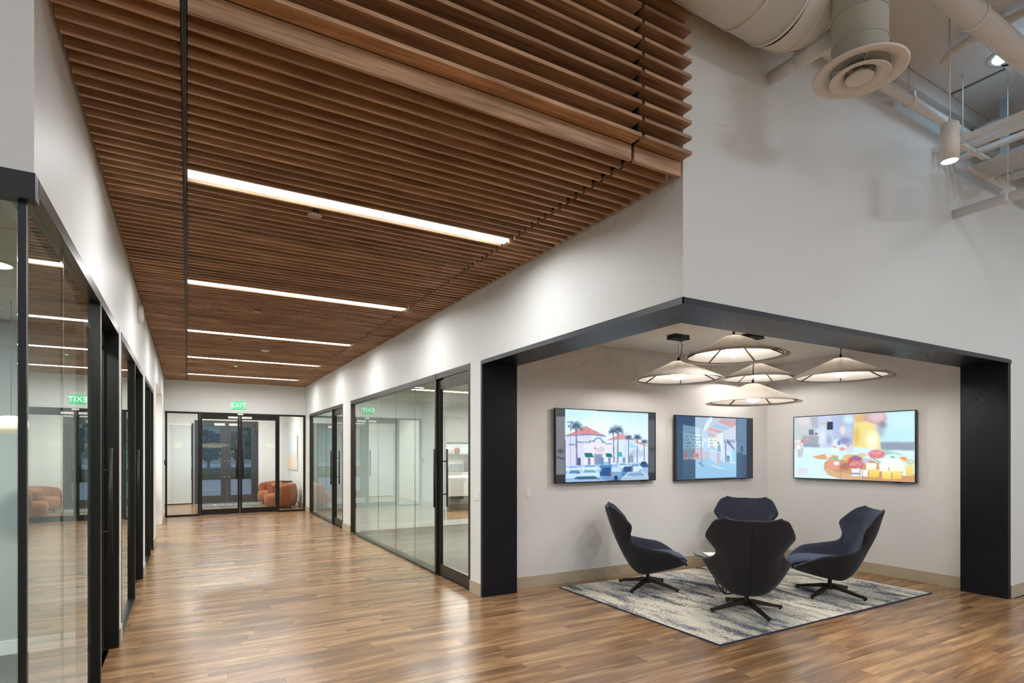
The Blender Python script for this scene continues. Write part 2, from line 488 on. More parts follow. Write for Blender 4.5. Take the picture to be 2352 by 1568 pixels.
# ---- planks: geometry per plank; the 300 that show largest are objects
PW, PL = 0.152, 1.22
planks = []
y = -6.9; row = 0
def row_span(yc):
    if yc < 2.71: return (-8.0, 14.0)
    if yc < 5.80: return (L-0.12, NX)
    if 12.19 < yc < 15.0: return (-2.3, W)
    if yc < YE: return (L-0.12, W+0.02)
    return (-0.9, 2.96)
while y < 20.6:
    a, b = row_span(y+PW/2)
    off = random.random()*PL
    x = a - off
    while x < b:
        x0, x1 = max(a, x), min(b, x+PL)
        if x1-x0 > 0.03: planks.append((x0, x1, y, y+PW))
        x += PL
    y += PW; row += 1
cs, sn = math.cos(math.radians(29.83)), math.sin(math.radians(29.83))
def projxy(x, y, z):
    d = x*sn + y*cs
    if d < 0.2: return None
    return (1176 + 1300*(x*cs - y*sn)/d, 1039.6 - 1300*(z-1.62)/d, d)
def seen(p):
    q = projxy((p[0]+p[1])/2, (p[2]+p[3])/2, 0)
    ok = False; best = 99
    for xx in (p[0], (p[0]+p[1])/2, p[1]):
        q = projxy(xx, (p[2]+p[3])/2, 0)
        if q and -20 < q[0] < 2372 and q[1] < 1590:
            if xx < 2.9 or xx < 8.0 and p[2] < 5.8 or p[2] < 2.7:
                if q[0] > 235 or p[2] > 6: ok = True; best = min(best, q[2])
    return best if ok else None
sc_ = [(seen(p), i) for i, p in enumerate(planks)]
vis = sorted([(d, i) for d, i in sc_ if d is not None])[:300]
visset = set(i for d, i in vis)
G = 0.0007
full = MB().box(-PL/2+G, PL/2-G, G, PW-G, -0.006, 0.0).mesh('plank')
full.materials.append(MATS['floor_wood'])
rest = MB()
for i, p in enumerate(planks):
    if i in visset:
        if abs(p[1]-p[0]-PL) < 1e-4:
            o = bpy.data.objects.new('plank', full); C.objects.link(o)
            o.location = ((p[0]+p[1])/2, p[2], 0); o.parent = fl
        else:
            MB().box(-(p[1]-p[0])/2+G, (p[1]-p[0])/2-G, G, PW-G, -0.006, 0).build('plank', 'floor_wood', fl, ((p[0]+p[1])/2, p[2], 0), fix=False)
    else:
        rest.box(p[0]+G, p[1]-G, p[2]+G, p[3]-G, -0.006, 0.0)
o = rest.build('plank_field', 'floor_wood', fl, fix=False); o['kind'] = 'stuff'

# ---- corridor right wall
mb = MB()
mb.box(W, W+T, 5.70, YE, HG, 3.9)
mb.box(W, W+T, 5.69, 5.985, 0, HG).box(W, W+T, 11.575, 12.235, 0, HG).box(W, W+T, 16.02, YE, 0, HG)
mb.box(W, W+0.44, 3.15, 5.70, 2.66, HH)
mb.box(W+T, W+0.44, 5.69, 5.97, 0, HG)
mb.box(W+T, W+0.44, 5.70, 5.97, HG, 3.9)
struct('wall_right', mb, 'wall_white', 'smooth white wall along the right of the corridor')
# ---- front wall above and beside the lounge
mb = MB().box(W, 7.95, Y0, 3.15, 2.66, HH+0.2).box(7.95, 14, Y0, 3.15, 0, HH+0.2)
struct('wall_front', mb, 'wall_white', 'tall pale wall above the dark portal')
# ---- lounge walls
struct('wall_lounge_back', MB().box(W+0.44, NX+0.2, NY, NY+T, 0, 3.3), 'wall_lounge', 'pale lounge wall behind two screens')
struct('wall_lounge_right', MB().box(NX, NX+0.2, 3.15, NY, 0, 3.3), 'wall_lounge', 'pale lounge wall behind the right screen')
struct('ceiling_lounge', MB().box(W+0.44, NX, 3.15, NY, NZ, NZ+0.1), 'ceil_white', 'white ceiling of the lounge')
# ---- corridor left wall
mb = MB().box(L-T, L, 2.74, YE, HG, 3.9)
mb.box(L-T, L, 5.77, 5.96, 0, HG).box(L-T, L, 8.71, 9.13, 0, HG).box(L-T, L, 11.28, 12.19, 0, HG)
mb.box(L-T, L, 15.0, YE, 0, HG)
# raise alcove head: wall above alcove starts at 2.93
mb2 = MB().box(L-T, L, 2.74, 12.19, HG, 3.9).box(L-T, L, 12.19, 15.0, 2.93, 3.9).box(L-T, L, 15.0, YE, HG, 3.9)
mb2.box(L-T, L, 5.77, 5.96, 0, HG).box(L-T, L, 8.71, 9.13, 0, HG).box(L-T, L, 11.28, 12.19, 0, HG).box(L-T, L, 15.0, YE, 0, HG)
struct('wall_left', mb2, 'wall_white', 'white corridor wall above the left offices')
struct('wall_left_front', MB().box(-8, L-T, 2.74, 2.92, HG, HH+0.2).box(L-T, L, 2.74, 2.92, 3.9, HH+0.2), 'wall_hall', 'white wall face above the left glass corner')
# ---- end partition wall
struct('wall_end', MB().box(L-T, W+T, YE, YE+0.14, HG, 3.9), 'wall_white', 'white wall over the glass entrance doors')
# ---- slat ceiling plenum (backing)
ceil = struct('ceiling', MB().box(L, W, 2.80, YE, 3.60, 3.68).box(L, W, 2.78, 2.84, 3.56, HH), 'black_matt', 'wooden slat ceiling of the corridor')
# ---- hall ceiling and far hall walls
struct('ceiling_hall', MB().box(-8, 14, -7, 2.71, HH, HH+0.1), 'ceil_hall', 'high exposed white ceiling of the hall')
struct('wall_hall_left', MB().box(-8.2, -8, -7, 2.74, 0, HH+0.2), 'wall_hall', 'white hall wall on the far left')
struct('wall_hall_right', MB().box(14, 14.2, -7, 3.15, 0, HH+0.2), 'wall_hall', 'white hall wall on the far right')
mb = MB().box(-8.2, 14.2, -7.2, -7, 3.4, HH+0.2).box(-8.2, 14.2, -7.2, -7, 0, 0.3)
for x in (-8.2, -4.5, -0.8, 2.9, 6.6, 10.3, 13.9): mb.box(x, x+0.35, -7.2, -7, 0.3, 3.4)
struct('wall_hall_back', mb, 'wall_hall', 'white hall wall with tall openings added for light')
for k, x in enumerate((-8.2, -4.5, -0.8, 2.9, 6.6, 10.3)):  # unseen windows added to let sky light into the hall
    w = empty('window_%d' % (20+k)); tag(w, 'tall window added behind the viewpoint for sky light', kind='structure')
    MB().box(x+0.35, x+3.7, -7.11, -7.098, 0.3, 3.4).build('pane', 'glass_clear', w)

# ---- dark portal round the lounge
pt = empty('trim_1'); tag(pt, 'dark metal portal framing the lounge corner', kind='structure')
PZ = 2.625
MB().box(W-0.006, W+0.44, Y0+0.44, 5.66, PZ, 2.66).build('soffit_panel', 'portal', pt)
MB().box(W-0.006, 7.90, Y0-0.006, Y0+0.44, PZ, 2.66).build('soffit_panel', 'portal', pt)
MB().box(W-0.006, W+0.44, 5.655, 5.69, 0.0, PZ).build('jamb_panel', 'portal', pt)
MB().box(7.88, 7.95, Y0-0.006, Y0+0.44, 0.0, PZ).build('jamb_panel', 'portal', pt)
MB().box(W-0.014, W-0.006, Y0-0.014, 5.69, PZ-0.012, 2.652).build('edge_flange', 'portal_edge', pt)
MB().box(W-0.014, 7.95, Y0-0.014, Y0-0.006, PZ-0.012, 2.652).build('edge_flange', 'portal_edge', pt)
MB().box(W-0.014, W-0.006, 5.655, 5.69, 0, PZ-0.012).build('edge_flange', 'portal_edge', pt)

# ---- baseboards
def base(name, mb, m='base_beige', label='beige baseboard'):
    return struct(name, mb, m, label)
BB = 0.14
base('baseboard_right', MB().box(W-0.012, W, 5.69, 5.985, 0, BB).box(W-0.012, W, 11.575, 12.235, 0, BB).box(W-0.012, W, 16.02, YE, 0, BB), label='beige baseboard of the right corridor piers')
base('baseboard_lounge', MB().box(W+0.44, NX, NY-0.012, NY, 0, BB).box(NX-0.012, NX, 3.15, NY-0.012, 0, BB), label='beige baseboard round the lounge')
base('baseboard_front', MB().box(7.95, 14, Y0-0.012, Y0, 0, BB), label='beige baseboard right of the portal')
mbb = MB()
for a, b in ((5.77, 5.96), (8.71, 9.13), (11.28, 12.19), (15.0, YE)): mbb.box(L, L+0.012, a, b, 0, BB)
base('baseboard_left', mbb, label='beige baseboard of the left corridor piers')

# ---- lounge ceiling side strip and niche done; office rooms on the right
#   near office 5.97..11.75, x 3.05..9 ; far office 12.1..16.66 x 3.05..5.0 ; kitchen behind glass
struct('floor_office_near', MB().box(W+T, 9.0, 5.97, 11.74, -0.2, 0.0), 'carpet', 'grey carpet of the near right office')
struct('floor_office_far', MB().box(W+T, 5.0, 11.92, YE, -0.2, 0.0), 'carpet', 'grey carpet of the far right office')
struct('floor_kitchen', MB().box(5.0, 11.5, 11.86, 19.5, -0.2, 0.0), 'floor_wood', 'wooden floor of the kitchen beyond the office')
struct('wall_office_near', MB().box(W+T, 4.98, 11.74, 11.92, 0, 2.9).box(4.98, 9.0, 11.74, 11.86, 0, 0.06).box(4.98, 9.2, 11.74, 11.86, 2.45, 2.9)
       .box(9.0, 9.2, 5.97, 11.74, 0, 2.9), 'wall_office', 'pale wall of the near right office')
struct('ceiling_office_near', MB().box(W+T, 9.0, 5.97, 11.74, 2.74, 2.84), 'tile_white', 'white tiled ceiling of the near right office')
struct('wall_office_far', MB().box(5.0, 5.12, 11.92, YE+2.84, 0, 2.9).box(W+T, 5.0, YE, YE+0.14, 0, 2.9), 'wall_office', 'pale wall of the far right office')
struct('ceiling_office_far', MB().box(W+T, 5.0, 11.92, YE, 2.74, 2.84), 'tile_white', 'white tiled ceiling of the far right office')
struct('wall_kitchen', MB().box(5.12, 11.5, 19.3, 19.5, 0, 3.2).box(11.3, 11.5, 11.86, 19.3, 0, 3.2), 'wall_office', 'pale kitchen back wall')
struct('ceiling_kitchen', MB().box(5.12, 11.5, 11.86, 19.3, 2.95, 3.05), 'ceil_white', 'white kitchen ceiling')
base('baseboard_office', MB().box(W+T, 4.98, 11.725, 11.74, 0, 0.11).box(4.98, 9.0, 11.725, 11.74, 0, 0.11), 'base_white', 'white baseboard of the near right office')
wq = empty('window_9'); tag(wq, 'inner glass partition between office and kitchen', kind='structure')
MB().box(4.98, 9.0, 11.79, 11.80, 0.06, 2.45).build('pane', 'glass_clear', wq)
MB().box(4.96, 5.0, 11.76, 11.84, 0.06, 2.45).build('frame', 'bronze', wq)

# ---- left rooms
struct('floor_room_left', MB().box(-8, L-T-0.02, 2.75, 5.97, -0.2, 0.0).box(L-T-0.02, L-0.06, 2.75, 5.7, -0.2, 0.0), 'carpet_dark', 'dark grey carpet of the left meeting room')
struct('wall_room_left', MB().box(-8, L-T, 5.97, 6.1, 0, 2.9), 'wall_felt', 'grey fabric wall of the left meeting room')
base('baseboard_room_left', MB().box(-8, L-T, 5.955, 5.97, 0, 0.11), 'base_white', 'white baseboard of the left meeting room')
cl = struct('ceiling_room_left', MB().box(-8, L-T, 2.92, 5.97, 2.715, 2.8), 'black', 'white tiled ceiling of the left meeting room')
tl = None
for i in range(6):
    for j in range(5):
        x1 = L-T-0.004 - i*1.22; ya = 2.93 + j*0.61
        MB().box(max(-8, x1-1.212), x1, ya+0.004, min(5.965, ya+0.606), 2.69, 2.715).build('ceiling_tile', 'tile_white', cl, fix=False)
struct('floor_room_mid', MB().box(-5, L-0.06, 6.1, 11.5, -0.2, 0.0), 'carpet', 'grey carpet of the farther left offices')
struct('wall_room_mid', MB().box(-5, L-T, 8.86, 8.98, 0, 2.72).box(-5, L-T, 11.5, 11.62, 0, 2.9).box(-5.2, -5, 5.97, 11.6, 0, 2.9), 'wall_office', 'pale walls of the farther left offices')
struct('ceiling_room_mid', MB().box(-5, L-T, 6.1, 11.5, 2.72, 2.8), 'tile_white', 'white ceiling of the farther left offices')
struct('wall_alcove', MB().box(-2.5, -2.3, 12.0, 15.2, 0, 3.0).box(-2.3, L-T, 12.0, 12.19, 0, 3.0).box(-2.3, L-T, 15.0, 15.2, 0, 3.0), 'wall_white', 'white walls of the side passage')
struct('ceiling_alcove', MB().box(-2.3, L-T, 12.19, 15.0, 2.93, 3.0), 'ceil_white', 'white ceiling of the side passage')
base('baseboard_alcove', MB().box(-2.3, L-T, 14.985, 15.0, 0, BB), label='beige baseboard of the side passage')

# ---- vestibule
YV = 20.62
struct('wall_vestibule_right', MB().box(2.96, 3.1, YE+0.14, YV+0.2, 0, 3.2), 'wall_white', 'white vestibule wall with the picture')
struct('wall_vestibule_left', MB().box(-1.05, -0.9, YE+0.14, YV+0.2, 0, 3.2).box(-0.9, L-T, YE, YE+0.14, 0, HG), 'wall_white', 'white vestibule wall on the left')
struct('wall_vestibule_end', MB().box(2.05, 2.96, YV, YV+0.2, 0, 3.2).box(-0.9, 2.05, YV, YV+0.2, 2.66, 3.2).box(0.17, 0.19, YV, YV+0.2, 0, 2.66).box(-0.9, 0.17, YV, YV+0.2, 2.56, 2.66), 'wall_white', 'white wall round the outer doors')
struct('ceiling_vestibule', MB().box(-0.9, 2.96, YE+0.14, YV, 3.1, 3.2), 'ceil_white', 'white vestibule ceiling')
base('baseboard_vestibule', MB().box(2.948, 2.96, YE+0.14, YV, 0, BB), label='beige baseboard of the vestibule')

# ================================================================== SLATS
ST, SH, SP = 0.022, 0.096, 0.0995
XA, XB, XC, XD, XE_, XF = L+0.018, -0.028, 0.0, 2.415, 2.438, W-0.025
seg = [(XA, XB), (XC, XD), (XE_, XF)]
light_rows = (16, 43, 71, 98, 125)
def slat_mesh(x0, x1, dy, dz):
    me = MB().box(x0, x1, 0, dy, 0, dz).mesh('slat', fix=False); me.materials.append(MATS['slat_wood']); return me
cm = [slat_mesh(a, b, ST, SH) for a, b in seg]
vm = [slat_mesh(a, b, 0.1, ST) for a, b in seg]
cnt = 0
nv = 15
for k in range(nv):
    z = 3.556 + 0.0995*k
    for s_ in range(3):
        if cnt < 300:
            o = bpy.data.objects.new('slat', vm[s_]); C.objects.link(o); o.location = (0, 2.61, z); o.parent = ceil; cnt += 1
far = MB()
nrow = int((YE-0.02-2.706)/SP)
for k in range(nrow):
    y = 2.706 + k*SP
    for s_ in range(3):
        if k in light_rows and s_ == 1: continue
        if cnt < 300:
            o = bpy.data.objects.new('slat', cm[s_]); C.objects.link(o); o.location = (0, y, HC); o.parent = ceil; cnt += 1
        else:
            far.box(seg[s_][0], seg[s_][1], y, y+ST, HC, HC+SH)
o = far.build('slat_field', 'slat_wood', ceil, fix=False); o['kind'] = 'stuff'
# dark carriers seen in the joints
MB().box(XB+0.003, XC-0.003, 2.72, YE, HC+0.012, 3.60).build('carrier_strip', 'black', ceil)
MB().box(XD+0.003, XE_-0.003, 2.72, YE, HC+0.03, 3.60).build('carrier_strip', 'black_matt', ceil)
MB().box(XB+0.003, XC-0.003, 2.66, 2.78, 3.56, HH-0.01).build('carrier_strip', 'black_matt', ceil)
MB().box(XD+0.003, XE_-0.003, 2.66, 2.78, 3.56, HH-0.01).build('carrier_strip', 'black_matt', ceil)

# linear lights
names5 = ['nearest and longest-looking', 'second from the hall', 'third from the hall, in the middle', 'fourth from the hall', 'farthest, by the entrance doors']
for i, k in enumerate(light_rows):
    y = 2.706 + k*SP + ST/2
    t = empty('linear_light', (0, y, HC)); tag(t, 'glowing white linear ceiling light between slats, ' + names5[i], 'ceiling light', 'linear lights in the slat ceiling')
    MB().box(XC+0.002, XD-0.002, -0.05, 0.05, 0.03, 0.14).build('housing', 'white_plastic', t)
    MB().box(XC+0.002, XD-0.002, -0.042, 0.042, 0.002, 0.03).build('lens', 'linear_emit', t)
    area_lamp(t, ((XC+XD)/2, 0, 0.0), XD-XC-0.006, 0.084, LINEAR_E, (0.97, 0.985, 1.0), 173)
# sensors / detectors
for (x, y, lab, r) in ((0.851, 4.54, 'small pale disc sensor in the slats behind the nearest light', 0.055), (0.788, 7.98, 'small pale disc sensor just behind the second light', 0.05),
                    (1.206, 10.98, 'round white smoke detector between third and fourth lights', 0.075), (0.6, 10.3, 'small flush disc sensor left of the smoke detector', 0.04)):
    t = empty('ceiling_sensor', (x, y, HC)); tag(t, lab, 'sensor', 'discs set in the slat ceiling')
    MB().lathe([(r, 0.0), (r, -0.008), (r*0.8, -0.018)], 24).build('cover', 'sensor_paint' if r < 0.07 else 'white_plastic', t)
    MB().lathe([(r*0.9, 0.0), (r*0.9, 0.1)], 16).build('mounting_box', 'black', t)
t = empty('ceiling_sensor', (0.886, 13.22, HC)); tag(t, 'small ceiling disc with a green indicator glow before the fourth light', 'sensor')
MB().lathe([(0.04, 0.0), (0.04, -0.01), (0.03, -0.016)], 20).build('cover', 'white_plastic', t)
MB().lathe([(0.025, -0.016), (0.02, -0.022)], 12).build('indicator', 'led_green', t)
MB().lathe([(0.035, 0.0), (0.035, 0.1)], 16).build('mounting_box', 'black', t)

# ================================================================== GLAZING
def pull_handle(parent, x_out, y, z0, z1, x_in=None, m='black', xg=None):
    """long ladder pull: bar outside (and inside) with two standoffs, along plane x"""
    h = MB().tube([(x_out, y, z0), (x_out, y, z1)], 0.014, 10).build('handle', m, parent)
    zz = (z0+(z1-z0)*0.22, z0+(z1-z0)*0.79)
    for z in zz:
        MB().tube([(x_out, y, z), (xg if xg is not None else x_in, y, z)], 0.008, 8).build('standoff', m, h)
    if x_in is not None:
        MB().tube([(x_in, y, z0), (x_in, y, z1)], 0.014, 10).build('inner_bar', m, h)

def glaz_right(n, y_far, y_mul, y_near, joints, gm, label, dlabel):
    """right side: fixed glass y_mul..y_far, door y_near..y_mul"""
    w = empty('window_%d' % n); tag(w, label, kind='structure')
    x0, x1 = W-0.004, W+0.10
    xg = W+0.045
    ft = 0.032
    MB().box(x0, x1, y_mul, y_far, HG-0.075, HG).build('head_frame', 'bronze', w)
    MB().box(x0, x1, y_mul, y_far, 0, 0.03).build('sill_frame', 'bronze', w)
    MB().box(x0, x1, y_far-ft, y_far, 0.03, HG-0.075).build('jamb_frame', 'bronze', w)
    MB().box(x0, x1, y_mul-0.02, y_mul+0.03, 0, HG-0.075).build('mullion', 'bronze', w)
    ys = [y_mul+0.03] + sorted(joints) + [y_far-ft]
    for a, b in zip(ys[:-1], ys[1:]):
        MB().box(xg-0.006, xg+0.006, a+0.004, b-0.004, 0.03, HG-0.075).build('pane', gm, w)
    for a in joints:
        MB().box(xg-0.006, xg+0.006, a-0.0035, a+0.0035, 0.03, HG-0.075).build('joint_strip', 'glass_edge', w)
    d = empty('door_%d' % n); tag(d, dlabel, kind='structure')
    MB().box(x0, x1, y_near, y_mul-0.02, HG-0.075, HG).build('head_frame', 'bronze', d)
    MB().box(x0, x1, y_near, y_near+0.05, 0, HG-0.075).build('jamb_frame', 'bronze', d)
    xl0, xl1 = W+0.03, W+0.075
    a, b = y_near+0.056, y_mul-0.024
    MB().box(xl0, xl1, a, b, HG-0.21, HG-0.095).build('top_rail', 'bronze', d)
    MB().box(xl0, xl1, a, b, 0.012, 0.155).build('bottom_rail', 'bronze', d)
    MB().box(xl0, xl1, b-0.05, b, 0.155, HG-0.21).build('stile', 'black', d)
    MB().box(xl0, xl1, a, a+0.02, 0.155, HG-0.21).build('stile', 'bronze', d)
    MB().box(xl0+0.016, xl1-0.016, a+0.02, b-0.05, 0.155, HG-0.21).build('pane', 'glass_clear', d)
    pull_handle(d, W-0.04, b-0.03, 0.90, 1.67, W+0.145, 'black')

glaz_right(1, 11.575, 7.05, 5.985, [9.816, 8.852, 7.963], 'glass_green', 'greenish glass wall of the near right office', 'glass door of the near right office')
glaz_right(2, 16.02, 13.26, 12.235, [14.119, 15.1], 'glass_green', 'greenish glass wall of the far right office', 'glass door of the far right office')

def glaz_left(n, ya, yp, yd, joints, label, dlabel, corner=False, film=False):
    """left side: fixed glass ya..yp, post at yp, recessed door yp..yd"""
    w = empty('window_%d' % n); tag(w, label, kind='structure')
    x0, x1 = L-0.10, L+0.004
    xg = L-0.036
    MB().box(x0, x1, ya, yp+0.03, HG-0.065, HG).build('head_frame', 'bronze', w)
    MB().box(x0, x1, ya, yp, 0, 0.035).build('sill_frame', 'bronze', w)
    MB().box(L-0.05, x1, yp-0.03, yp+0.03, 0.0, HG-0.065).build('post', 'black_frame', w)
    if not corner: MB().box(x0, x1, ya, ya+0.02, 0.035, HG-0.065).build('jamb_frame', 'bronze', w)
    ys = [ya+0.02] + joints + [yp-0.03]
    for a, b in zip(ys[:-1], ys[1:]):
        MB().box(xg-0.006, xg+0.006, a+0.003, b-0.003, 0.035, HG-0.065).build('pane', 'glass_left', w)
    for a in joints:
        MB().box(xg-0.006, xg+0.006, a-0.0025, a+0.0025, 0.035, HG-0.065).build('joint_strip', 'glass_edge', w)
    if film:
        MB().box(xg-0.009, xg-0.0065, ya+0.03, yp-0.035, 0.75, 1.68).build('film_band', 'glass_frost', w)
    d = empty('door_%d' % n); tag(d, dlabel, kind='structure')
    xd = L-0.09
    MB().box(xd-0.05, x1, yd-0.06, yd, 0, HG).build('jamb_frame', 'black_frame', d)
    MB().box(xd-0.05, x1, yp+0.03, yd-0.06, HG-0.065, HG).build('head_frame', 'bronze', d)
    a, b = yp+0.036, yd-0.066
    MB().box(xd-0.045, xd, a, b, HG-0.19, HG-0.075).build('top_rail', 'black_frame', d)
    MB().box(xd-0.045, xd, a, b, 0.012, 0.13).build('bottom_rail', 'black_frame', d)
    MB().box(xd-0.045, xd, a, a+0.05, 0.13, HG-0.19).build('stile', 'black_frame', d)
    MB().box(xd-0.045, xd, b-0.05, b, 0.13, HG-0.19).build('stile', 'black_frame', d)
    MB().box(xd-0.028, xd-0.016, a+0.05, b-0.05, 0.13, HG-0.19).build('pane', 'glass_left', d)
    pull_handle(d, xd+0.055, b-0.16, 0.80, 1.66, None, 'black', xd-0.002)

glaz_left(3, 2.79, 4.60, 5.77, [3.52], 'side glass of the left meeting room by the corner', 'black framed door of the left meeting room', corner=True)
glaz_left(4, 5.96, 7.42, 8.71, [6.55], 'glass with a frosted band on the second left office', 'black framed door of the second left office', film=True)
glaz_left(5, 9.13, 10.40, 11.28, [9.75], 'glass of the third left office', 'black framed door of the third left office')
# front glazing of left meeting room
w = empty('window_6'); tag(w, 'front glass of the left meeting room at the corner', kind='structure')
MB().box(-8, L+0.004, 2.735, 2.80, HG-0.10, HG).build('head_frame', 'black', w)
MB().box(-8, L+0.004, 2.735, 2.80, 0.0, 0.035).build('sill_frame', 'black', w)
for k in range(5):
    a = L-0.055 - 1.5*k
    MB().box(a-1.494, a, 2.766, 2.778, 0.035, HG-0.10).build('pane', 'glass_left', w)
MB().box(L-0.052, L-0.028, 2.764, 2.788, 0.035, HG-0.10).build('corner_post', 'black', w)

# end partition (plane y = YE)
def frame_y(parent, x0, x1, z0, z1, y0, y1, t, m, names=('jamb_frame', 'jamb_frame', 'head_frame', 'sill_frame'), tb=None, tt=None):
    tb = tb or t; tt = tt or t
    MB().box(x0, x0+t, y0, y1, z0, z1).build(names[0], m, parent)
    MB().box(x1-t, x1, y0, y1, z0, z1).build(names[1], m, parent)
    MB().box(x0+t, x1-t, y0, y1, z1-tt, z1).build(names[2], m, parent)
    MB().box(x0+t, x1-t, y0, y1, z0, z0+tb).build(names[3], m, parent)
w = empty('window_7'); tag(w, 'left glass sidelight beside the entrance doors', kind='structure')
frame_y(w, L+0.012, 0.275, 0, HG, YE-0.02, YE+0.08, 0.045, 'black_frame')
MB().box(L+0.055, 0.232, YE+0.02, YE+0.032, 0.045, HG-0.045).build('pane', 'glass_clear', w)
w = empty('window_8'); tag(w, 'right glass sidelight beside the entrance doors', kind='structure')
frame_y(w, 2.145, W-0.004, 0, HG, YE-0.02, YE+0.08, 0.045, 'black_frame')
MB().box(2.19, W-0.049, YE+0.02, YE+0.032, 0.045, HG-0.045).build('pane', 'glass_clear', w)
dd = empty('trim_2'); tag(dd, 'black head frame over the entrance doors', kind='structure')
MB().box(0.275, 2.145, YE-0.02, YE+0.08, HG-0.045, HG).build('head_frame', 'black_frame', dd)
for n, (xa, xb, xh) in ((6, (0.28, 1.205, 1.13)), (7, (1.215, 2.14, 1.29))):
    d = empty('door_%d' % n); tag(d, ('left' if n == 6 else 'right') + ' leaf of the black framed glass entrance doors', kind='structure')
    frame_y(d, xa, xb, 0.012, HG-0.05, YE, YE+0.05, 0.05, 'black_frame', ('stile', 'stile', 'top_rail', 'bottom_rail'), 0.14, 0.12)
    MB().box(xa+0.05, xb-0.05, YE+0.018, YE+0.03, 0.152, HG-0.17).build('pane', 'glass_clear', d)
    h = MB().tube([(xh, YE-0.05, 0.93), (xh, YE-0.05, 1.70)], 0.022, 10).build('handle', 'black', d)
    for z in (1.1, 1.53): MB().tube([(xh, YE-0.05, z), (xh, YE+0.017, z)], 0.009, 8).build('standoff', 'black', h)
    xm = (0.93, 1.165) if n == 6 else (1.255, 1.50)
    MB().box(xm[0], xm[1], YE-0.03, YE-0.001, HG-0.145, HG-0.09).build('lock_plate', 'white_plastic', d)
t = tag(MB().box(1.15, 1.29, YE-0.06, YE-0.02, HG-0.05, HG-0.01).build('door_sensor', 'white_plastic', bevel=0.006), 'small white motion sensor over the entrance doors', 'sensor')

# outer doors (plane y = YV)
d0 = empty('trim_3'); tag(d0, 'dark frame round the outer doors', kind='structure')
frame_y(d0, 0.19, 2.05, 0, 2.655, YV-0.02, YV+0.1, 0.05, 'door_dark', tb=0.02)
for n, (xa, xb, g0, g1, xl) in ((8, (0.245, 1.115, 0.36, 0.94, (0.75, 1.06))), (9, (1.125, 1.995, 1.23, 1.84, (1.18, 1.5)))):
    d = empty('door_%d' % n); tag(d, ('left' if n == 8 else 'right') + ' leaf of the dark outer doors', kind='structure')
    y0, y1 = YV+0.01, YV+0.06
    MB().box(xa, g0, y0, y1, 0.02, 2.6).build('stile', 'door_dark', d)
    MB().box(g1, xb, y0, y1, 0.02, 2.6).build('stile', 'door_dark', d)
    MB().box(g0, g1, y0, y1, 2.47, 2.6).build('top_rail', 'door_dark', d)
    MB().box(g0, g1, y0, y1, 0.02, 0.24).build('bottom_rail', 'door_dark', d)
    MB().box(g0, g1, y0+0.02, y0+0.032, 0.24, 2.47).build('pane', 'glass_clear', d)
    MB().box(xl[0], xl[1], y0-0.035, y0, 2.50, 2.58).build('lock_plate', 'white_plastic', d)
    for z in (0.85, 1.35):
        MB().sphere((1.06 if n == 8 else 1.18, y0-0.006, z), 0.012, 10, 6).build('bolt', 'white_plastic', d)
# outside window with roller shade
w = empty('window_10'); tag(w, 'outer window behind the roller shade', kind='structure')
frame_y(w, -0.9, 0.17, 0, 2.56, YV+0.03, YV+0.12, 0.05, 'door_dark')
MB().box(-0.85, 0.12, YV+0.06, YV+0.072, 0.05, 2.51).build('pane', 'glass_clear', w)
t = empty('roller_shade', (0, YV-0.06, 0)); tag(t, 'long pale roller shade pulled down left of the outer doors', 'shade')
MB().box(-0.86, 0.10, -0.002, 0.002, 0.06, 2.48).build('fabric', 'shade_fabric', t)
MB().box(-0.86, 0.10, -0.012, 0.012, 0.035, 0.06).build('bottom_bar', 'white_plastic', t)
MB().box(-0.87, 0.11, -0.03, 0.058, 2.48, 2.555).build('cassette', 'white_plastic', t)

# small text helper -------------------------------------------------------
def text_mesh(name, s, size, m, parent, loc, rot, ext=0.001, align='CENTER', spacing=1.0, bold=0.0):
    cu = bpy.data.curves.new('txt', 'FONT'); cu.body = s; cu.size = size; cu.align_x = align; cu.align_y = 'CENTER'
    cu.extrude = ext; cu.offset = bold; cu.space_character = spacing
    ob = bpy.data.objects.new('txt', cu); C.objects.link(ob)
    bpy.context.view_layer.update()
    dg = bpy.context.evaluated_depsgraph_get()
    me = bpy.data.meshes.new_from_object(ob.evaluated_get(dg))
    bpy.data.objects.remove(ob); bpy.data.curves.remove(cu)
    me.materials.clear(); me.materials.append(MATS[m])
    o = bpy.data.objects.new(name, me); C.objects.link(o); o.parent = parent; o.location = loc; o.rotation_euler = rot
    return o

# exit sign
t = empty('exit_sign', (1.18, YE, 2.90)); tag(t, 'green lit exit sign on the wall above the entrance doors', 'sign')
MB().box(-0.165, 0.165, -0.05, -0.001, 0.085, 0.15).build('housing', 'white_plastic', t, bevel=0.006)
MB().box(-0.155, 0.155, -0.032, -0.018, -0.125, 0.085).build('panel', 'exit_panel', t)
MB().box(-0.06, 0.06, -0.03, -0.001, 0.15, 0.175).build('bracket', 'white_plastic', t)
text_mesh('lettering', 'EXIT', 0.17, 'exit_text', t, (0, -0.034, -0.022), (math.pi/2, 0, 0), 0.001, spacing=1.05)
t = tag(MB().box(L, L+0.03, 16.45, 16.52, 1.32, 1.45).build('card_reader', 'black', bevel=0.004), 'small black card reader at the end of the left wall', 'card reader')
MB().box(L+0.03, L+0.033, 16.47, 16.50, 1.41, 1.43).build('indicator', 'led_green', t)

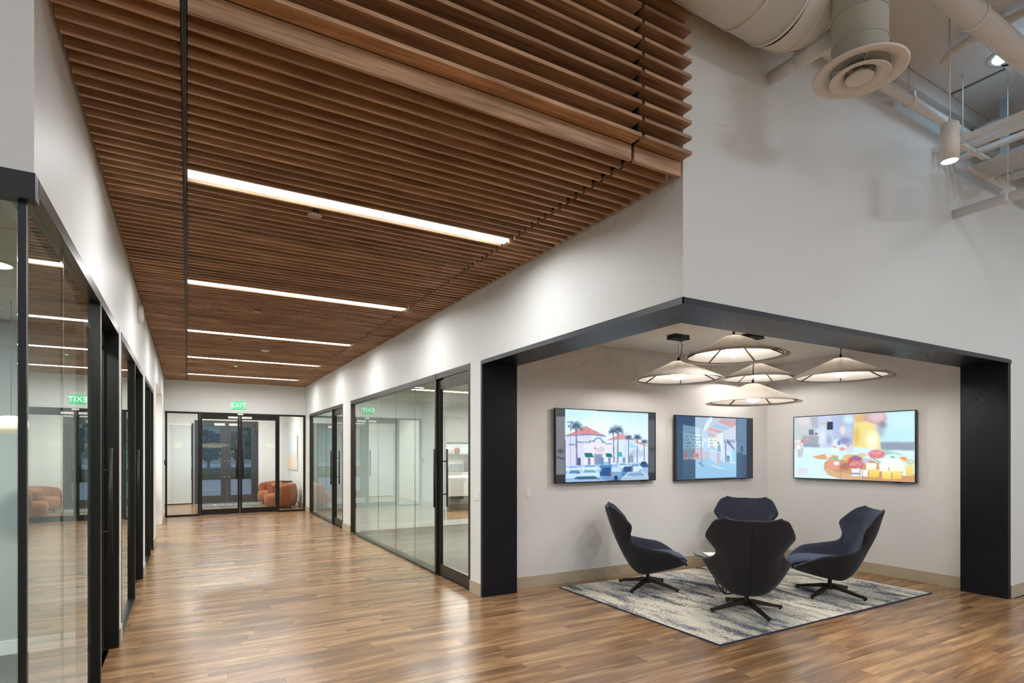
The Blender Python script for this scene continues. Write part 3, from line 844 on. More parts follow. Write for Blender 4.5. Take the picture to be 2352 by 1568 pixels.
# wall strobe disc
t = empty('wall_strobe', (L, 7.95, 3.26)); tag(t, 'round white alarm disc high on the left wall', 'alarm')
MB().lathe([(0.115, 0.0), (0.115, 0.03), (0.10, 0.045), (0.03, 0.055)], 28).xf(Matrix.Rotation(math.pi/2, 4, 'Y')).build('cover', 'white_plastic', t)
MB().lathe([(0.12, 0.0), (0.12, 0.012)], 28).xf(Matrix.Rotation(math.pi/2, 4, 'Y')).build('back_plate', 'white_plastic', t)

# switches
def switch(name, loc, plane, lab, w=0.07, h=0.115):
    t = empty(name, loc); tag(t, lab, 'switch')
    if plane == 'x':
        MB().box(-0.006, 0, -w/2, w/2, -h/2, h/2).build('plate', 'white_plastic', t, bevel=0.002)
        MB().box(-0.009, -0.006, -0.016, 0.016, -0.033, 0.033).build('rocker', 'white_plastic', t)
    else:
        MB().box(-w/2, w/2, -0.006, 0, -h/2, h/2).build('plate', 'white_plastic', t, bevel=0.002)
        MB().box(-0.016, 0.016, -0.009, -0.006, -0.033, 0.033).build('rocker', 'white_plastic', t)
switch('light_switch', (W, 5.815, 1.136), 'x', 'wide white switch plate left of the dark portal', 0.115, 0.115)
switch('light_switch', (3.55, NY, 1.145), 'y', 'white light switch on the lounge wall beside the portal')

# alcove bottle filler
t = empty('bottle_filler', (-0.86, 15.0, 0)); tag(t, 'wall-mounted black water bottle filler in the side passage', 'drinking fountain')
MB().box(-0.2, 0.17, -0.1, -0.001, 0.98, 1.29).build('filler_panel', 'black', t, bevel=0.01)
MB().box(-0.22, 0.17, -0.32, -0.001, 0.80, 0.90).build('basin', 'navy_cab', t, bevel=0.02)
MB().box(-0.18, 0.13, -0.24, -0.001, 0.30, 0.80).build('skirt', 'black', t, bevel=0.01)

# ================================================================== LOUNGE
# ---- rug
rx0, rx1, ry0, ry1 = 3.87, 7.43, 3.245, 5.61
t = empty('area_rug', ((rx0+rx1)/2, (ry0+ry1)/2, 0)); tag(t, 'distressed cream and navy rug under the four chairs', 'rug')
a, b = (rx1-rx0)/2, (ry1-ry0)/2
MB().box(-a+0.01, a-0.01, -b+0.01, b-0.01, 0.0, 0.011).build('pile', 'rug_pile', t)
mat('rug_edge', lin(48, 52, 78), 0.95, noise=0.2, nscale=60)
mb = MB().box(-a, a, -b, -b+0.01, 0, 0.012).box(-a, a, b-0.01, b, 0, 0.012).box(-a, -a+0.01, -b+0.01, b-0.01, 0, 0.012).box(a-0.01, a, -b+0.01, b-0.01, 0, 0.012)
mb.build('binding', 'rug_edge', t)

# ---- swivel lounge chairs
S_ = [((.432, .300), (.395, .205, .318)), ((.37, .266), (.37, .27, .352)), ((.28, .238), (.30, .35, .405)), ((.12, .198), (.18, .415, .468)), ((-.03, .168), (.02, .425, .497)),
      ((-.11, .172), (-.10, .400, .522)), ((-.19, .232), (-.185, .358, .548)), ((-.275, .36), (-.225, .322, .585)), ((-.35, .51), (-.240, .316, .640)), ((-.41, .65), (-.238, .368, .712)),
      ((-.45, .765), (-.250, .412, .785)), ((-.482, .865), (-.335, .375, .882)), ((-.503, .93), (-.415, .325, .952)), ((-.508, .958), (-.468, .255, .975))]
PEXP = [2.2, 2.2, 2.2, 2.3, 2.4, 2.5, 2.7, 2.9, 3.0, 3.0, 2.8, 2.6, 2.4, 2.4]
def cat(p0, p1, p2, p3, t):
    return 0.5*((2*p1)+(-p0+p2)*t+(2*p0-5*p1+4*p2-p3)*t*t+(-p0+3*p1-3*p2+p3)*t**3)
arr = np.array([[a[0], a[1], b[0], b[1], b[2], e] for (a, b), e in zip(S_, PEXP)])
def station(u):      # u in 0..len-1
    i = min(int(u), len(arr)-2); t = u-i
    g = lambda k: arr[min(max(k, 0), len(arr)-1)]
    return cat(g(i-1), g(i), g(i+1), g(i+2), t)
def shell_pt(u, v):
    s = station(u)
    k = abs(v)**s[5]
    yy = s[3]*math.copysign(abs(v)**0.92, v)
    return np.array([s[0]+(s[2]-s[0])*k, yy, s[1]+(s[4]-s[1])*k])
NU, NV = 53, 33
def shell_grid(u0, u1, v0, v1, nu, nv):
    return np.array([[shell_pt(u0+(u1-u0)*i/(nu-1), v0+(v1-v0)*j/(nv-1)) for j in range(nv)] for i in range(nu)])
def grid_normals(P):
    du = np.gradient(P, axis=0); dv = np.gradient(P, axis=1)
    n = np.cross(du, dv); n /= np.linalg.norm(n, axis=2, keepdims=True)+1e-9
    return n
def closed_sheet(P, thick, name, m_out, m_in, round_=True):
    N = grid_normals(P)
    c = P.mean(axis=(0, 1))
    # normals toward the sitter: up/forward
    if (N[len(P)//3, P.shape[1]//2] @ np.array([0.3, 0, 1.0])) < 0: N = -N
    nu, nv = P.shape[:2]
    th = np.full((nu, nv), thick)
    Q = P + N*th[..., None]
    mb = MB()
    mb.grid(P.tolist()); n1 = len(mb.f)
    b2 = mb.grid(Q.tolist()); n2 = len(mb.f)
    # rim with a bulged middle loop
    loop = [(0, j) for j in range(nv)] + [(i, nv-1) for i in range(1, nu)] + [(nu-1, j) for j in range(nv-2, -1, -1)] + [(i, 0) for i in range(nu-2, 0, -1)]
    base = len(mb.v)
    for (i, j) in loop:
        pin = P[min(max(i, 1), nu-2), min(max(j, 1), nv-2)]
        d = P[i, j]-pin; d = d/(np.linalg.norm(d)+1e-9)
        mb.v.append(tuple((P[i, j]+Q[i, j])/2 + d*thick*0.45))
    n = len(loop)
    for k in range(n):
        k2 = (k+1) % n
        a = loop[k][0]*nv+loop[k][1]; b = loop[k2][0]*nv+loop[k2][1]
        mb.f.append((a, b, base+k2, base+k)); mb.sm.append(True)
        mb.f.append((base+k, base+k2, b2+b, b2+a)); mb.sm.append(True)
    me = mb.mesh(name)
    me.materials.append(MATS[m_out]); me.materials.append(MATS[m_in])
    idx = np.zeros(len(me.polygons), dtype=np.int32)
    idx[n1:n2] = 1
    rim = np.arange(n2, len(mb.f))
    idx[rim[1::2]] = 1
    me.polygons.foreach_set('material_index', idx)
    return me
P = shell_grid(0, len(arr)-1, -1, 1, NU, NV)
shell_me = closed_sheet(P, 0.034, 'shell', 'velvet_shaded', 'velvet_lit')
# back cushion: puffed sheet on the inner face of the back
Pb = shell_grid(6.6, 12.6, -0.92, 0.92, 24, 21)
Nb = grid_normals(Pb)
if (Nb[10, 10] @ np.array([1, 0, 0.3])) < 0: Nb = -Nb
ii = np.linspace(-1, 1, 24)[:, None]; jj = np.linspace(-1, 1, 21)[None, :]
puff = 0.024 + 0.036*np.clip(1-ii**4, 0, 1)*np.clip(1-jj**2, 0, 1) + 0.014*np.exp(-((ii+0.55)/0.3)**2)
mbk = MB(); mbk.grid((Pb+Nb*0.020).tolist()); b0 = len(mbk.v); mbk.grid((Pb+Nb*puff[..., None]).tolist())
lp = [(0, j) for j in range(21)] + [(i, 20) for i in range(1, 24)] + [(23, j) for j in range(19, -1, -1)] + [(i, 0) for i in range(22, 0, -1)]
for k in range(len(lp)):
    a = lp[k][0]*21+lp[k][1]; b = lp[(k+1) % len(lp)][0]*21+lp[(k+1) % len(lp)][1]
    mbk.f.append((a, b, b0+b, b0+a)); mbk.sm.append(True)
back_me = mbk.mesh('back_cushion'); back_me.materials.append(MATS['velvet_lit'])
# seat cushion: lofted rounded sections
secs = [(.448, .06, .006, .326), (.443, .12, .018, .328), (.43, .165, .032, .336), (.39, .215, .044, .354), (.31, .268, .050, .372), (.18, .305, .054, .372), (.04, .315, .056, .364), (-.10, .300, .056, .360), (-.18, .27, .05, .365), (-.21, .22, .035, .37)]
rows = []
for (x, hw, hh, zc) in secs:
    r = []
    for j in range(28):
        an = 2*math.pi*j/28
        ca, sa = math.cos(an), math.sin(an)
        zz = math.copysign(abs(sa)**0.6, sa)
        r.append((x, hw*(0.80+0.20*zz if zz > -0.2 else 0.76+0.30*(zz+0.2))*math.copysign(abs(ca)**0.5, ca), zc + hh*zz))
    rows.append(r)
mbs = MB(); mbs.grid(rows, True, True)
mbs.f.append(tuple(range(27, -1, -1))); mbs.sm.append(True)
e = (len(secs)-1)*28; mbs.f.append(tuple(e+j for j in range(28))); mbs.sm.append(True)
seat_me = mbs.mesh('seat_cushion'); seat_me.materials.append(MATS['velvet_lit'])
# leg (along +x)
leg_rows = []
for (x, w_, zt, zb) in ((0.02, .021, .118, .070), (0.08, .021, .112, .066), (0.20, .019, .082, .044), (0.33, .016, .050, .022), (0.385, .015, .040, .014), (0.395, .013, .034, .016)):
    leg_rows.append([(x, -w_, zb), (x, w_, zb), (x, w_*0.72, zt), (x, -w_*0.72, zt)])
ml_ = MB(); ml_.grid(leg_rows, False, True); ml_.f.append((3, 2, 1, 0)); ml_.sm.append(False)
e = 4*(len(leg_rows)-1); ml_.f.append((e, e+1, e+2, e+3)); ml_.sm.append(False)
leg_me = ml_.mesh('leg'); leg_me.materials.append(MATS['leg_bronze'])
glide_me = MB().lathe([(0.012, 0.0), (0.014, 0.004), (0.014, 0.016)], 12, (0.372, 0, 0)).mesh('glide'); glide_me.materials.append(MATS['black'])
pole_me = MB().lathe([(0.030, 0.055), (0.033, 0.062), (0.033, 0.118), (0.022, 0.128), (0.020, 0.175), (0.06, 0.18), (0.06, 0.192)], 20).mesh('pole'); pole_me.materials.append(MATS['leg_bronze'])
seam_pts = []
for i in range(40):
    u = 4.6 + 7.2*i/39
    p = shell_pt(u, 0.0); q0 = shell_pt(max(0, u-0.05), 0); q1 = shell_pt(u+0.05, 0); t_ = q1-q0
    n_ = np.array([-t_[2], 0, t_[0]]); n_ /= np.linalg.norm(n_)
    if n_[0] > 0 or n_[2] > 0 and abs(n_[0]) < .3: n_ = -n_
    seam_pts.append(tuple(p+n_*0.0005))
seam_me = MB().tube(seam_pts, 0.0028, 6).mesh('seam'); seam_me.materials.append(MATS['black'])

def part(name, me, parent, rot=None):
    o = bpy.data.objects.new(name, me); C.objects.link(o); o.parent = parent
    if rot: o.rotation_euler = rot
    return o
RZ = 0.0115
def chair(x, y, fx, fy, leg_ang, label):
    az = math.atan2(fy, fx)
    t = empty('swivel_chair', (x, y, RZ), az)
    tag(t, label, 'chair', 'navy velvet swivel chairs on the rug')
    s = part('shell', shell_me, t); part('seam', seam_me, s)
    part('back_cushion', back_me, t); part('seat_cushion', seat_me, t)
    part('pole', pole_me, t)
    for k in range(4):
        l = part('leg', leg_me, t, (0, 0, math.radians(leg_ang+90*k)-az))
        part('glide', glide_me, l)
    return t
chair(4.95, 3.82, 0.72, 0.69, 69, 'navy velvet swivel chair nearest, seen from behind')
chair(4.79, 5.08, 0.80, -0.60, 18.6, 'navy velvet swivel chair on the left, in profile facing right')
chair(6.36, 3.80, -0.74, 0.67, 4.4, 'navy velvet swivel chair on the right, facing left')
chair(6.46, 5.02, -0.82, -0.57, 30, 'navy velvet swivel chair at the back, facing the viewer over the nearest chair')

# ---- coffee table
TX, TY = 5.585, 4.48
t = empty('coffee_table', (TX, TY, RZ)); tag(t, 'low round smoked glass table with black wire legs between the chairs', 'table')
MB().lathe([(0.448, 0.0), (0.452, 0.004), (0.452, 0.009), (0.448, 0.012)], 64, (0, 0, 0.405)).build('top', 'glass_table', t)
MB().lathe([(0.452, 0), (0.456, 0.003), (0.456, 0.008), (0.452, 0.011), ], 64, (0, 0, 0.4035), closed=True).build('rim', 'black', t)
for k in range(3):
    an = math.radians(200 + 120*k); a2 = math.radians(200+120*k+120)
    f = (0.31*math.cos(an), 0.31*math.sin(an), 0.007)
    for da in (-0.5, 0.5):
        MB().tube([f, (0.33*math.cos(an+da), 0.33*math.sin(an+da), 0.403)], 0.006, 8).build('leg', 'leg_bronze', t)
    MB().tube([f, (0.31*math.cos(a2), 0.31*math.sin(a2), 0.007)], 0.006, 8).build('floor_bar', 'leg_bronze', t)
# magazine on the table
bk = empty('magazine', (TX-0.20, TY+0.06, RZ+0.4172), math.radians(-32)); tag(bk, 'white magazine lying on the glass coffee table', 'magazine')
MB().box(-0.15, 0.15, -0.11, 0.11, 0.0, 0.007).build('pages', 'paper', bk)
MB().box(-0.152, 0.152, -0.112, 0.112, 0.007, 0.009).build('cover', 'paper', bk)
mat('print_grey', lin(180, 184, 186), 0.7, noise=0.2, nscale=30)
MB().box(0.0, 0.11, -0.06, 0.05, 0.009, 0.0095).build('cover_print', 'print_grey', bk)

# ---- pendant lamps
cone_prof = [(0.048, 0.222), (0.075, 0.214), (0.50, 0.016), (0.522, 0.004), (0.520, -0.004), (0.498, 0.002), (0.470, 0.016), (0.075, 0.203), (0.048, 0.211)]
cone_me = MB().lathe(cone_prof, 72, closed=True).mesh('shade'); cone_me.materials.append(MATS['felt'])
cap_me = MB().lathe([(0.05, 0.205), (0.05, 0.226), (0.012, 0.232), (0.012, 0.262)], 20).mesh('cap'); cap_me.materials.append(MATS['black'])
ringp = [(0.462+0.006*math.cos(2*math.pi*k/8), 0.010+0.006*math.sin(2*math.pi*k/8)) for k in range(8)]
ring_me = MB().lathe(ringp, 72, closed=True).mesh('frame_ring'); ring_me.materials.append(MATS['black'])
rib_me = MB().tube([(0.462, 0, 0.012), (0.09, 0, 0.186)], 0.006, 6).mesh('rib'); rib_me.materials.append(MATS['leg_bronze'])
globe_me = MB().sphere((0, 0, 0.088), 0.088, 20, 12).mesh('globe'); globe_me.materials.append(MATS['globe_emit'])
sock_me = MB().lathe([(0.03, 0.165), (0.03, 0.21)], 14).mesh('socket'); sock_me.materials.append(MATS['black'])
can_me = MB().box(-0.115, 0.115, -0.065, 0.065, -0.05, 0.0).box(-0.122, 0.122, -0.072, 0.072, -0.05, -0.044).mesh('canopy'); can_me.materials.append(MATS['black'])
def pendant(x, y, z, label, ang, cord_bend=0.0, stitch=None):
    t = empty('cone_pendant', (x, y, z)); tag(t, label, 'pendant lamp', 'felt cone pendants over the lounge')
    sh = part('shade', cone_me, t); part('cap', cap_me, t); part('frame_ring', ring_me, t)
    for k in range(6): part('rib', rib_me, t, (0, 0, math.radians(ang+60*k)))
    part('globe', globe_me, t); part('socket', sock_me, t)
    h = NZ - z
    MB().tube([(0.0, 0, 0.25), (0.0, 0, h-0.045)], 0.0022, 6).build('wire', 'black', t)
    c = [(0.02, 0.0, 0.228)]
    for k in range(1, 12):
        f = k/12
        c.append((0.02 + cord_bend*math.sin(math.pi*f)*0.6 + 0.01*f, 0.01*math.sin(2*math.pi*f), 0.228+(h-0.27)*f))
    c.append((0.03, 0, h-0.045))
    MB().tube(c, 0.0042, 6).build('cord', 'black', t)
    o = part('canopy', can_me, t, (0, 0, math.radians(0))); o.location = (0, 0, h)
    if stitch is not None:
        for k in range(9):
            r = 0.10+0.043*k; zz = 0.214 - (r-0.075)*0.4659
            a = math.radians(stitch)
            MB().box(-0.009, 0.009, -0.003, 0.003, -0.003, 0.004).xf(Matrix.Translation((r*math.cos(a), r*math.sin(a), zz)) @ Matrix.Rotation(a, 4, 'Z') @ Matrix.Rotation(0.436, 4, 'Y')).build('stitch', 'black', sh)
    return t
pendant(4.855, 3.90, 2.60, 'felt cone pendant at upper centre, nearest the portal corner', 12)
pendant(5.006, 4.80, 2.475, 'felt cone pendant on the left with its black ceiling box in view', 40, 0.05)
pendant(6.98, 5.20, 2.655, 'felt cone pendant at the back, partly hidden between its neighbours', 12)
pendant(6.40, 3.70, 2.468, 'felt cone pendant on the right with a dark stitched seam', 30, 0.0, -14)
pendant(5.72, 4.33, 2.205, 'felt cone pendant hanging lowest, in the middle', 12)

# ---- screens: painted pictures -----------------------------------------
GW, GH = 288, 162
def homog(src):
    dst = [(0, 0), (1, 0), (1, 1), (0, 1)]
    A = []; B = []
    for (x, y), (u, v) in zip(src, dst):
        A.append([x, y, 1, 0, 0, 0, -u*x, -u*y]); B.append(u)
        A.append([0, 0, 0, x, y, 1, -v*x, -v*y]); B.append(v)
    h = np.linalg.solve(np.array(A, float), np.array(B, float))
    return np.append(h, 1).reshape(3, 3)
class Paint:
    def __init__(s, corners, bg):
        s.H = homog(corners); s.Hi = np.linalg.inv(s.H)
        uu, vv = np.meshgrid((np.arange(GW)+.5)/GW, (np.arange(GH)+.5)/GH)
        q = np.stack([uu, vv, np.ones_like(uu)], -1) @ s.Hi.T
        s.X = q[..., 0]/q[..., 2]; s.Y = q[..., 1]/q[..., 2]      # traced coordinates of every cell
        s.c = np.zeros((GH, GW, 3)); s.c[:] = np.array(bg)/255
    def mask(s, pts):
        X, Y = s.X, s.Y; m = np.zeros(X.shape, bool); n = len(pts)
        for i in range(n):
            x1, y1 = pts[i]; x2, y2 = pts[(i+1) % n]
            if y1 == y2: continue
            cnd = ((y1 > Y) != (y2 > Y)) & (X < (x2-x1)*(Y-y1)/(y2-y1)+x1)
            m ^= cnd
        return m
    def poly(s, pts, col, a=1.0):
        m = s.mask(pts); s.c[m] = s.c[m]*(1-a) + np.array(col)/255*a; return m
    def rect(s, x0, y0, x1, y1, col, a=1.0): return s.poly([(x0, y0), (x1, y0), (x1, y1), (x0, y1)], col, a)
    def ell(s, x, y, rx, ry, col, a=1.0, soft=0.0):
        d = np.sqrt(((s.X-x)/rx)**2+((s.Y-y)/ry)**2)
        w = np.clip((1-d)/max(soft, 1e-3)+ (0.5 if soft == 0 else 0), 0, 1)*a
        s.c = s.c*(1-w[..., None]) + np.array(col)/255*w[..., None]
    def grad(s, pts, c0, c1, y0, y1):
        m = s.mask(pts); t = np.clip((s.Y-y0)/(y1-y0), 0, 1)[..., None]
        s.c[m] = (np.array(c0)/255*(1-t)+np.array(c1)/255*t)[m]
    def line(s, x0, y0, x1, y1, w, col, a=1.0):
        d = np.hypot(x1-x0, y1-y0); nx, ny = -(y1-y0)/d*w/2, (x1-x0)/d*w/2
        s.poly([(x0+nx, y0+ny), (x1+nx, y1+ny), (x1-nx, y1-ny), (x0-nx, y0-ny)], col, a)
    def speck(s, pts, col, p):
        m = s.mask(pts) & (rng.random(s.X.shape) < p); s.c[m] = np.array(col)/255
    def blur(s, k=1, pts=None):
        c = s.c.copy()
        for _ in range(k):
            c = (c + np.roll(c, 1, 0) + np.roll(c, -1, 0) + np.roll(c, 1, 1) + np.roll(c, -1, 1))/5
        if pts is None: s.c = c
        else:
            m = s.mask(pts); s.c[m] = c[m]

def palm(p, x, y, r, trunk_b, tw, lean=0, col=(52, 92, 124)):
    p.poly([(x-tw/2, y), (x+tw/2, y), (x+lean+tw*0.7, trunk_b), (x+lean-tw*0.7, trunk_b)], (120, 118, 150))
    for k in range(15):
        a = math.radians(-205 + 230*k/14); l = r*(0.8+0.35*rng.random())
        p.line(x, y, x+l*math.cos(a), y+l*math.sin(a)+r*0.12, r*0.13, col if k % 3 else (96, 138, 160))
    p.ell(x, y, r*0.4, r*0.42, (60, 98, 128))
    p.poly([(x-r*.28, y), (x+r*.28, y), (x+r*.1, y+r*.75), (x-r*.1, y+r*.75)], (104, 104, 132))
def car(p, x0, x1, y, h, body, glass_):
    w = x1-x0
    p.poly([(x0, y), (x0, y-h*.45), (x0+w*.08, y-h*.52), (x0+w*.24, y-h), (x0+w*.74, y-h), (x0+w*.92, y-h*.5), (x1, y-h*.42), (x1, y)], body)
    p.poly([(x0+w*.16, y-h*.54), (x0+w*.28, y-h*.92), (x0+w*.70, y-h*.92), (x0+w*.84, y-h*.54)], glass_)

# screen 1: shopping centre with palms
p = Paint([(95, 92), (1930, 180), (1930, 1430), (92, 1475)], (58, 62, 72))
p.rect(100, 235, 262, 1330, (104, 106, 112)); p.rect(1806, 305, 1925, 1300, (98, 102, 110))
p.grad([(265, 100), (1803, 185), (1803, 1425), (265, 1468)], (192, 236, 252), (240, 253, 255), 150, 700)
p.ell(900, 500, 900, 330, (238, 254, 255), 0.8, 1.0)
p.poly([(265, 590), (400, 540), (640, 415), (1015, 605), (740, 572), (265, 600)], (222, 132, 132))
p.speck([(400, 540), (640, 415), (1015, 605), (740, 572), (300, 595)], (180, 104, 112), 0.3)
p.poly([(265, 605), (740, 575), (1015, 612), (1015, 760), (1120, 770), (1120, 1150), (265, 1160)], (214, 218, 240))
p.poly([(740, 590), (1010, 620), (1010, 720), (740, 700)], (224, 234, 252))
p.poly([(265, 592), (740, 566), (1015, 600), (1015, 622), (740, 588), (265, 610)], (86, 126, 176))
p.poly([(325, 750), (445, 758), (445, 780), (325, 776)], (92, 130, 178)); p.poly([(470, 706), (735, 716), (735, 740), (470, 730)], (92, 130, 178))
p.poly([(600, 735), (705, 735), (800, 710), (870, 655), (940, 710), (1000, 735), (1120, 770), (1120, 1150), (600, 1150)], (236, 230, 244))
for k in range(14):
    a0 = math.pi*k/14; a1 = math.pi*(k+1)/14
    p.line(873-75*math.cos(a0), 715-72*math.sin(a0), 873-75*math.cos(a1), 715-72*math.sin(a1), 24, (86, 126, 176))
p.rect(700, 688, 800, 712, (86, 126, 176)); p.rect(945, 710, 1010, 734, (86, 126, 176)); p.rect(1008, 742, 1118, 764, (86, 126, 176))
p.poly([(1040, 680), (1300, 555), (1550, 680), (1800, 790), (1800, 820), (1380, 670), (1040, 690)], (222, 146, 148))
p.poly([(1120, 690), (1380, 675), (1560, 690), (1560, 780), (1800, 800), (1800, 1110), (1120, 1120)], (216, 232, 250))
p.poly([(1440, 720), (1555, 730), (1555, 830), (1440, 825)], (176, 224, 246))
p.rect(790, 940, 955, 1150, (158, 164, 190)); p.rect(820, 960, 930, 1150, (120, 132, 168)); p.rect(905, 1015, 975, 1150, (86, 130, 176))
p.rect(485, 1015, 550, 1160, (70, 96, 140)); p.rect(680, 1010, 730, 1150, (112, 124, 160)); p.rect(1060, 1010, 1105, 1140, (112, 124, 160)); p.rect(1330, 1010, 1370, 1110, (96, 128, 170))
p.rect(1450, 965, 1530, 1110, (140, 152, 184))
p.poly([(612, 922), (750, 925), (795, 1008), (635, 1008)], (16, 128, 124)); p.poly([(1000, 932), (1108, 935), (1145, 1002), (1028, 1002)], (16, 128, 124))
p.poly([(1235, 905), (1300, 910), (1330, 1000), (1245, 1000)], (30, 176, 190))
for (a, b) in ((1500, 930), (1540, 900), (1480, 960), (1570, 970), (1660, 960), (1620, 900), (1700, 930)):
    p.ell(a, b, 46, 70, (130, 160, 178), 0.35, 0.6)
p.line(362, 345, 362, 1160, 9, (118, 132, 190)); p.rect(295, 330, 420, 352, (112, 124, 172)); p.rect(310, 400, 345, 436, (96, 108, 150))
p.line(1382, 560, 1382, 1100, 6, (150, 166, 205)); p.rect(1310, 548, 1420, 560, (140, 140, 180))
palm(p, 466, 430, 130, 1190, 26, 12); palm(p, 1150, 520, 95, 1110, 18, 16); palm(p, 1240, 500, 118, 1120, 20, -8)
palm(p, 1434, 640, 74, 1120, 16, 4); palm(p, 1600, 640, 86, 1110, 14, 0); palm(p, 1728, 720, 70, 1090, 12, 0)
p.poly([(265, 1160), (1800, 1110), (1800, 1425), (265, 1468)], (150, 186, 222))
W_, B_ = (214, 236, 252), (96, 146, 192)
car(p, 265, 540, 1260, 105, W_, (130, 176, 214)); car(p, 540, 900, 1240, 95, W_, (96, 150, 196)); car(p, 905, 1130, 1210, 105, (60, 108, 164), (150, 196, 228)); car(p, 1220, 1440, 1210, 95, W_, (110, 150, 196))
car(p, 1640, 1800, 1200, 110, (52, 98, 152), (30, 80, 130)); car(p, 1430, 1690, 1230, 95, W_, B_)
car(p, 265, 620, 1400, 165, (196, 222, 244), (70, 124, 176)); car(p, 520, 910, 1370, 140, (206, 232, 250), (90, 160, 196))
p.poly([(900, 1440), (900, 1300), (950, 1185), (1270, 1180), (1330, 1300), (1330, 1435)], (110, 156, 202)); p.poly([(905, 1290), (955, 1190), (1110, 1190), (1110, 1370), (905, 1355)], (38, 96, 164)); p.poly([(1120, 1195), (1265, 1192), (1312, 1275), (1120, 1280)], (196, 226, 246))
p.rect(1100, 1310, 1132, 1366, (206, 84, 110)); p.ell(1200, 1400, 36, 50, (30, 62, 100))
p.poly([(1300, 1435), (1310, 1290), (1345, 1185), (1520, 1180), (1660, 1260), (1680, 1420)], (70, 120, 176)); p.poly([(1335, 1280), (1355, 1192), (1490, 1190), (1500, 1280)], (44, 92, 150)); p.rect(1492, 1185, 1514, 1272, (214, 96, 126)); p.poly([(1520, 1190), (1600, 1190), (1660, 1275), (1520, 1280)], (204, 230, 248))
car(p, 1300, 1850, 1460, 175, (208, 224, 240), (118, 158, 192)); p.poly([(1806, 1100), (1806, 1470), (1860, 1470), (1860, 1100)], (74, 80, 92))
car(p, 285, 1030, 1500, 150, (186, 210, 236), (60, 110, 150))
p.poly([(265, 1400), (1803, 1370), (1803, 1440), (265, 1480)], (30, 96, 170), 0.25)
p.rect(1806, 1300, 1930, 1470, (48, 52, 64)); p.rect(1806, 305, 1925, 1300, (98, 102, 110)); p.rect(92, 1330, 262, 1480, (46, 48, 58)); p.rect(92, 235, 262, 1330, (104, 106, 112)); p.poly([(105, 980), (250, 1035), (250, 1050), (105, 995)], (48, 54, 66))  # side bars carry room reflections painted as flat tones
p.ell(1865, 860, 60, 50, (66, 72, 84), .8, .5); p.ell(180, 890, 60, 40, (74, 80, 92), .7, .5)
p.blur(1)
cv1 = p.c

# screen 2: hotel lobby
p = Paint([(100, 105), (1740, 185), (1740, 1455), (95, 1495)], (36, 42, 60))
p.rect(120, 100, 515, 1490, (62, 104, 136)); p.rect(120, 100, 250, 1490, (48, 88, 122)); p.rect(1395, 100, 1620, 1490, (84, 116, 148)); p.rect(1620, 100, 1745, 1490, (42, 46, 66))
p.rect(120, 100, 515, 330, (44, 80, 122)); p.poly([(255, 300), (515, 350), (515, 480), (255, 450)], (92, 134, 160))
p.poly([(515, 130), (1392, 178), (1392, 1450), (515, 1472)], (176, 200, 226))
p.poly([(515, 130), (900, 150), (700, 420), (515, 345)], (166, 190, 214))
p.poly([(515, 350), (700, 420), (690, 520), (515, 490)], (196, 216, 238))
p.poly([(690, 455), (1010, 160), (1392, 178), (1392, 310), (980, 525)], (206, 196, 208))
p.poly([(1000, 235), (1080, 180), (1390, 190), (1390, 330), (1300, 375)], (200, 160, 170)); p.poly([(870, 345), (945, 275), (1240, 380), (1160, 440)], (156, 194, 226)); p.poly([(790, 410), (830, 370), (1110, 450), (1060, 485)], (222, 150, 156))
p.poly([(800, 430), (870, 450), (880, 480), (790, 470)], (190, 180, 196))
for k in range(6): p.line(1040+50*k, 190, 1100+52*k, 320, 5, (168, 124, 136))
p.poly([(690, 420), (740, 250), (830, 140), (900, 150), (790, 300), (720, 440)], (214, 236, 255)); p.line(720, 420, 880, 190, 22, (236, 250, 255))
p.poly([(980, 525), (1392, 320), (1392, 1150), (980, 1150)], (206, 214, 232)); p.poly([(980, 525), (1110, 465), (1110, 870), (980, 870)], (226, 236, 244)); p.poly([(925, 530), (1000, 540), (1010, 760), (965, 860)], (240, 226, 176))
for k in range(9): p.line(1130+30*k, 450-14*k, 1130+30*k, 880, 4, (186, 190, 212))
p.poly([(255, 450), (515, 500), (690, 530), (690, 810), (255, 825)], (108, 150, 170)); p.poly([(515, 500), (690, 530), (690, 805), (515, 805)], (232, 246, 252))
p.poly([(785, 545), (970, 575), (970, 805), (785, 805)], (234, 248, 253)); p.poly([(785, 490), (930, 520), (970, 575), (785, 548)], (198, 168, 168))
for r_ in range(4):
    yy = 560+68*r_
    p.line(255, yy+20, 690, yy+22, 6, (150, 186, 204)); p.line(785, yy+28, 970, yy+32, 6, (170, 190, 206))
    for k in range(16):
        xx = 270+26*k+rng.integers(-6, 6); hh = rng.integers(18, 46)
        if rng.random() < .75: p.rect(xx, yy+18-hh, xx+rng.integers(8, 18), yy+18, (52, 96, 128) if xx < 515 else (84, 128, 164))
    for k in range(6):
        xx = 800+27*k; hh = rng.integers(14, 36)
        if rng.random() < .7: p.rect(xx, yy+27-hh, xx+14, yy+27, (96, 96, 126) if k % 2 else (150, 110, 120))
p.poly([(690, 470), (780, 480), (780, 880), (690, 870)], (178, 212, 240)); p.ell(735, 640, 40, 50, (244, 252, 255), 1, .7)
p.poly([(255, 830), (690, 815), (690, 880), (820, 880), (820, 1020), (515, 1050), (255, 1010)], (196, 186, 200)); p.poly([(255, 830), (515, 822), (515, 1030), (255, 1010)], (98, 118, 140))
p.rect(255, 925, 345, 1010, (132, 100, 118)); p.rect(250, 1015, 370, 1045, (170, 120, 130)); p.poly([(480, 920), (595, 915), (595, 1060), (480, 1015)], (222, 138, 128)); p.rect(510, 935, 580, 985, (150, 112, 120))
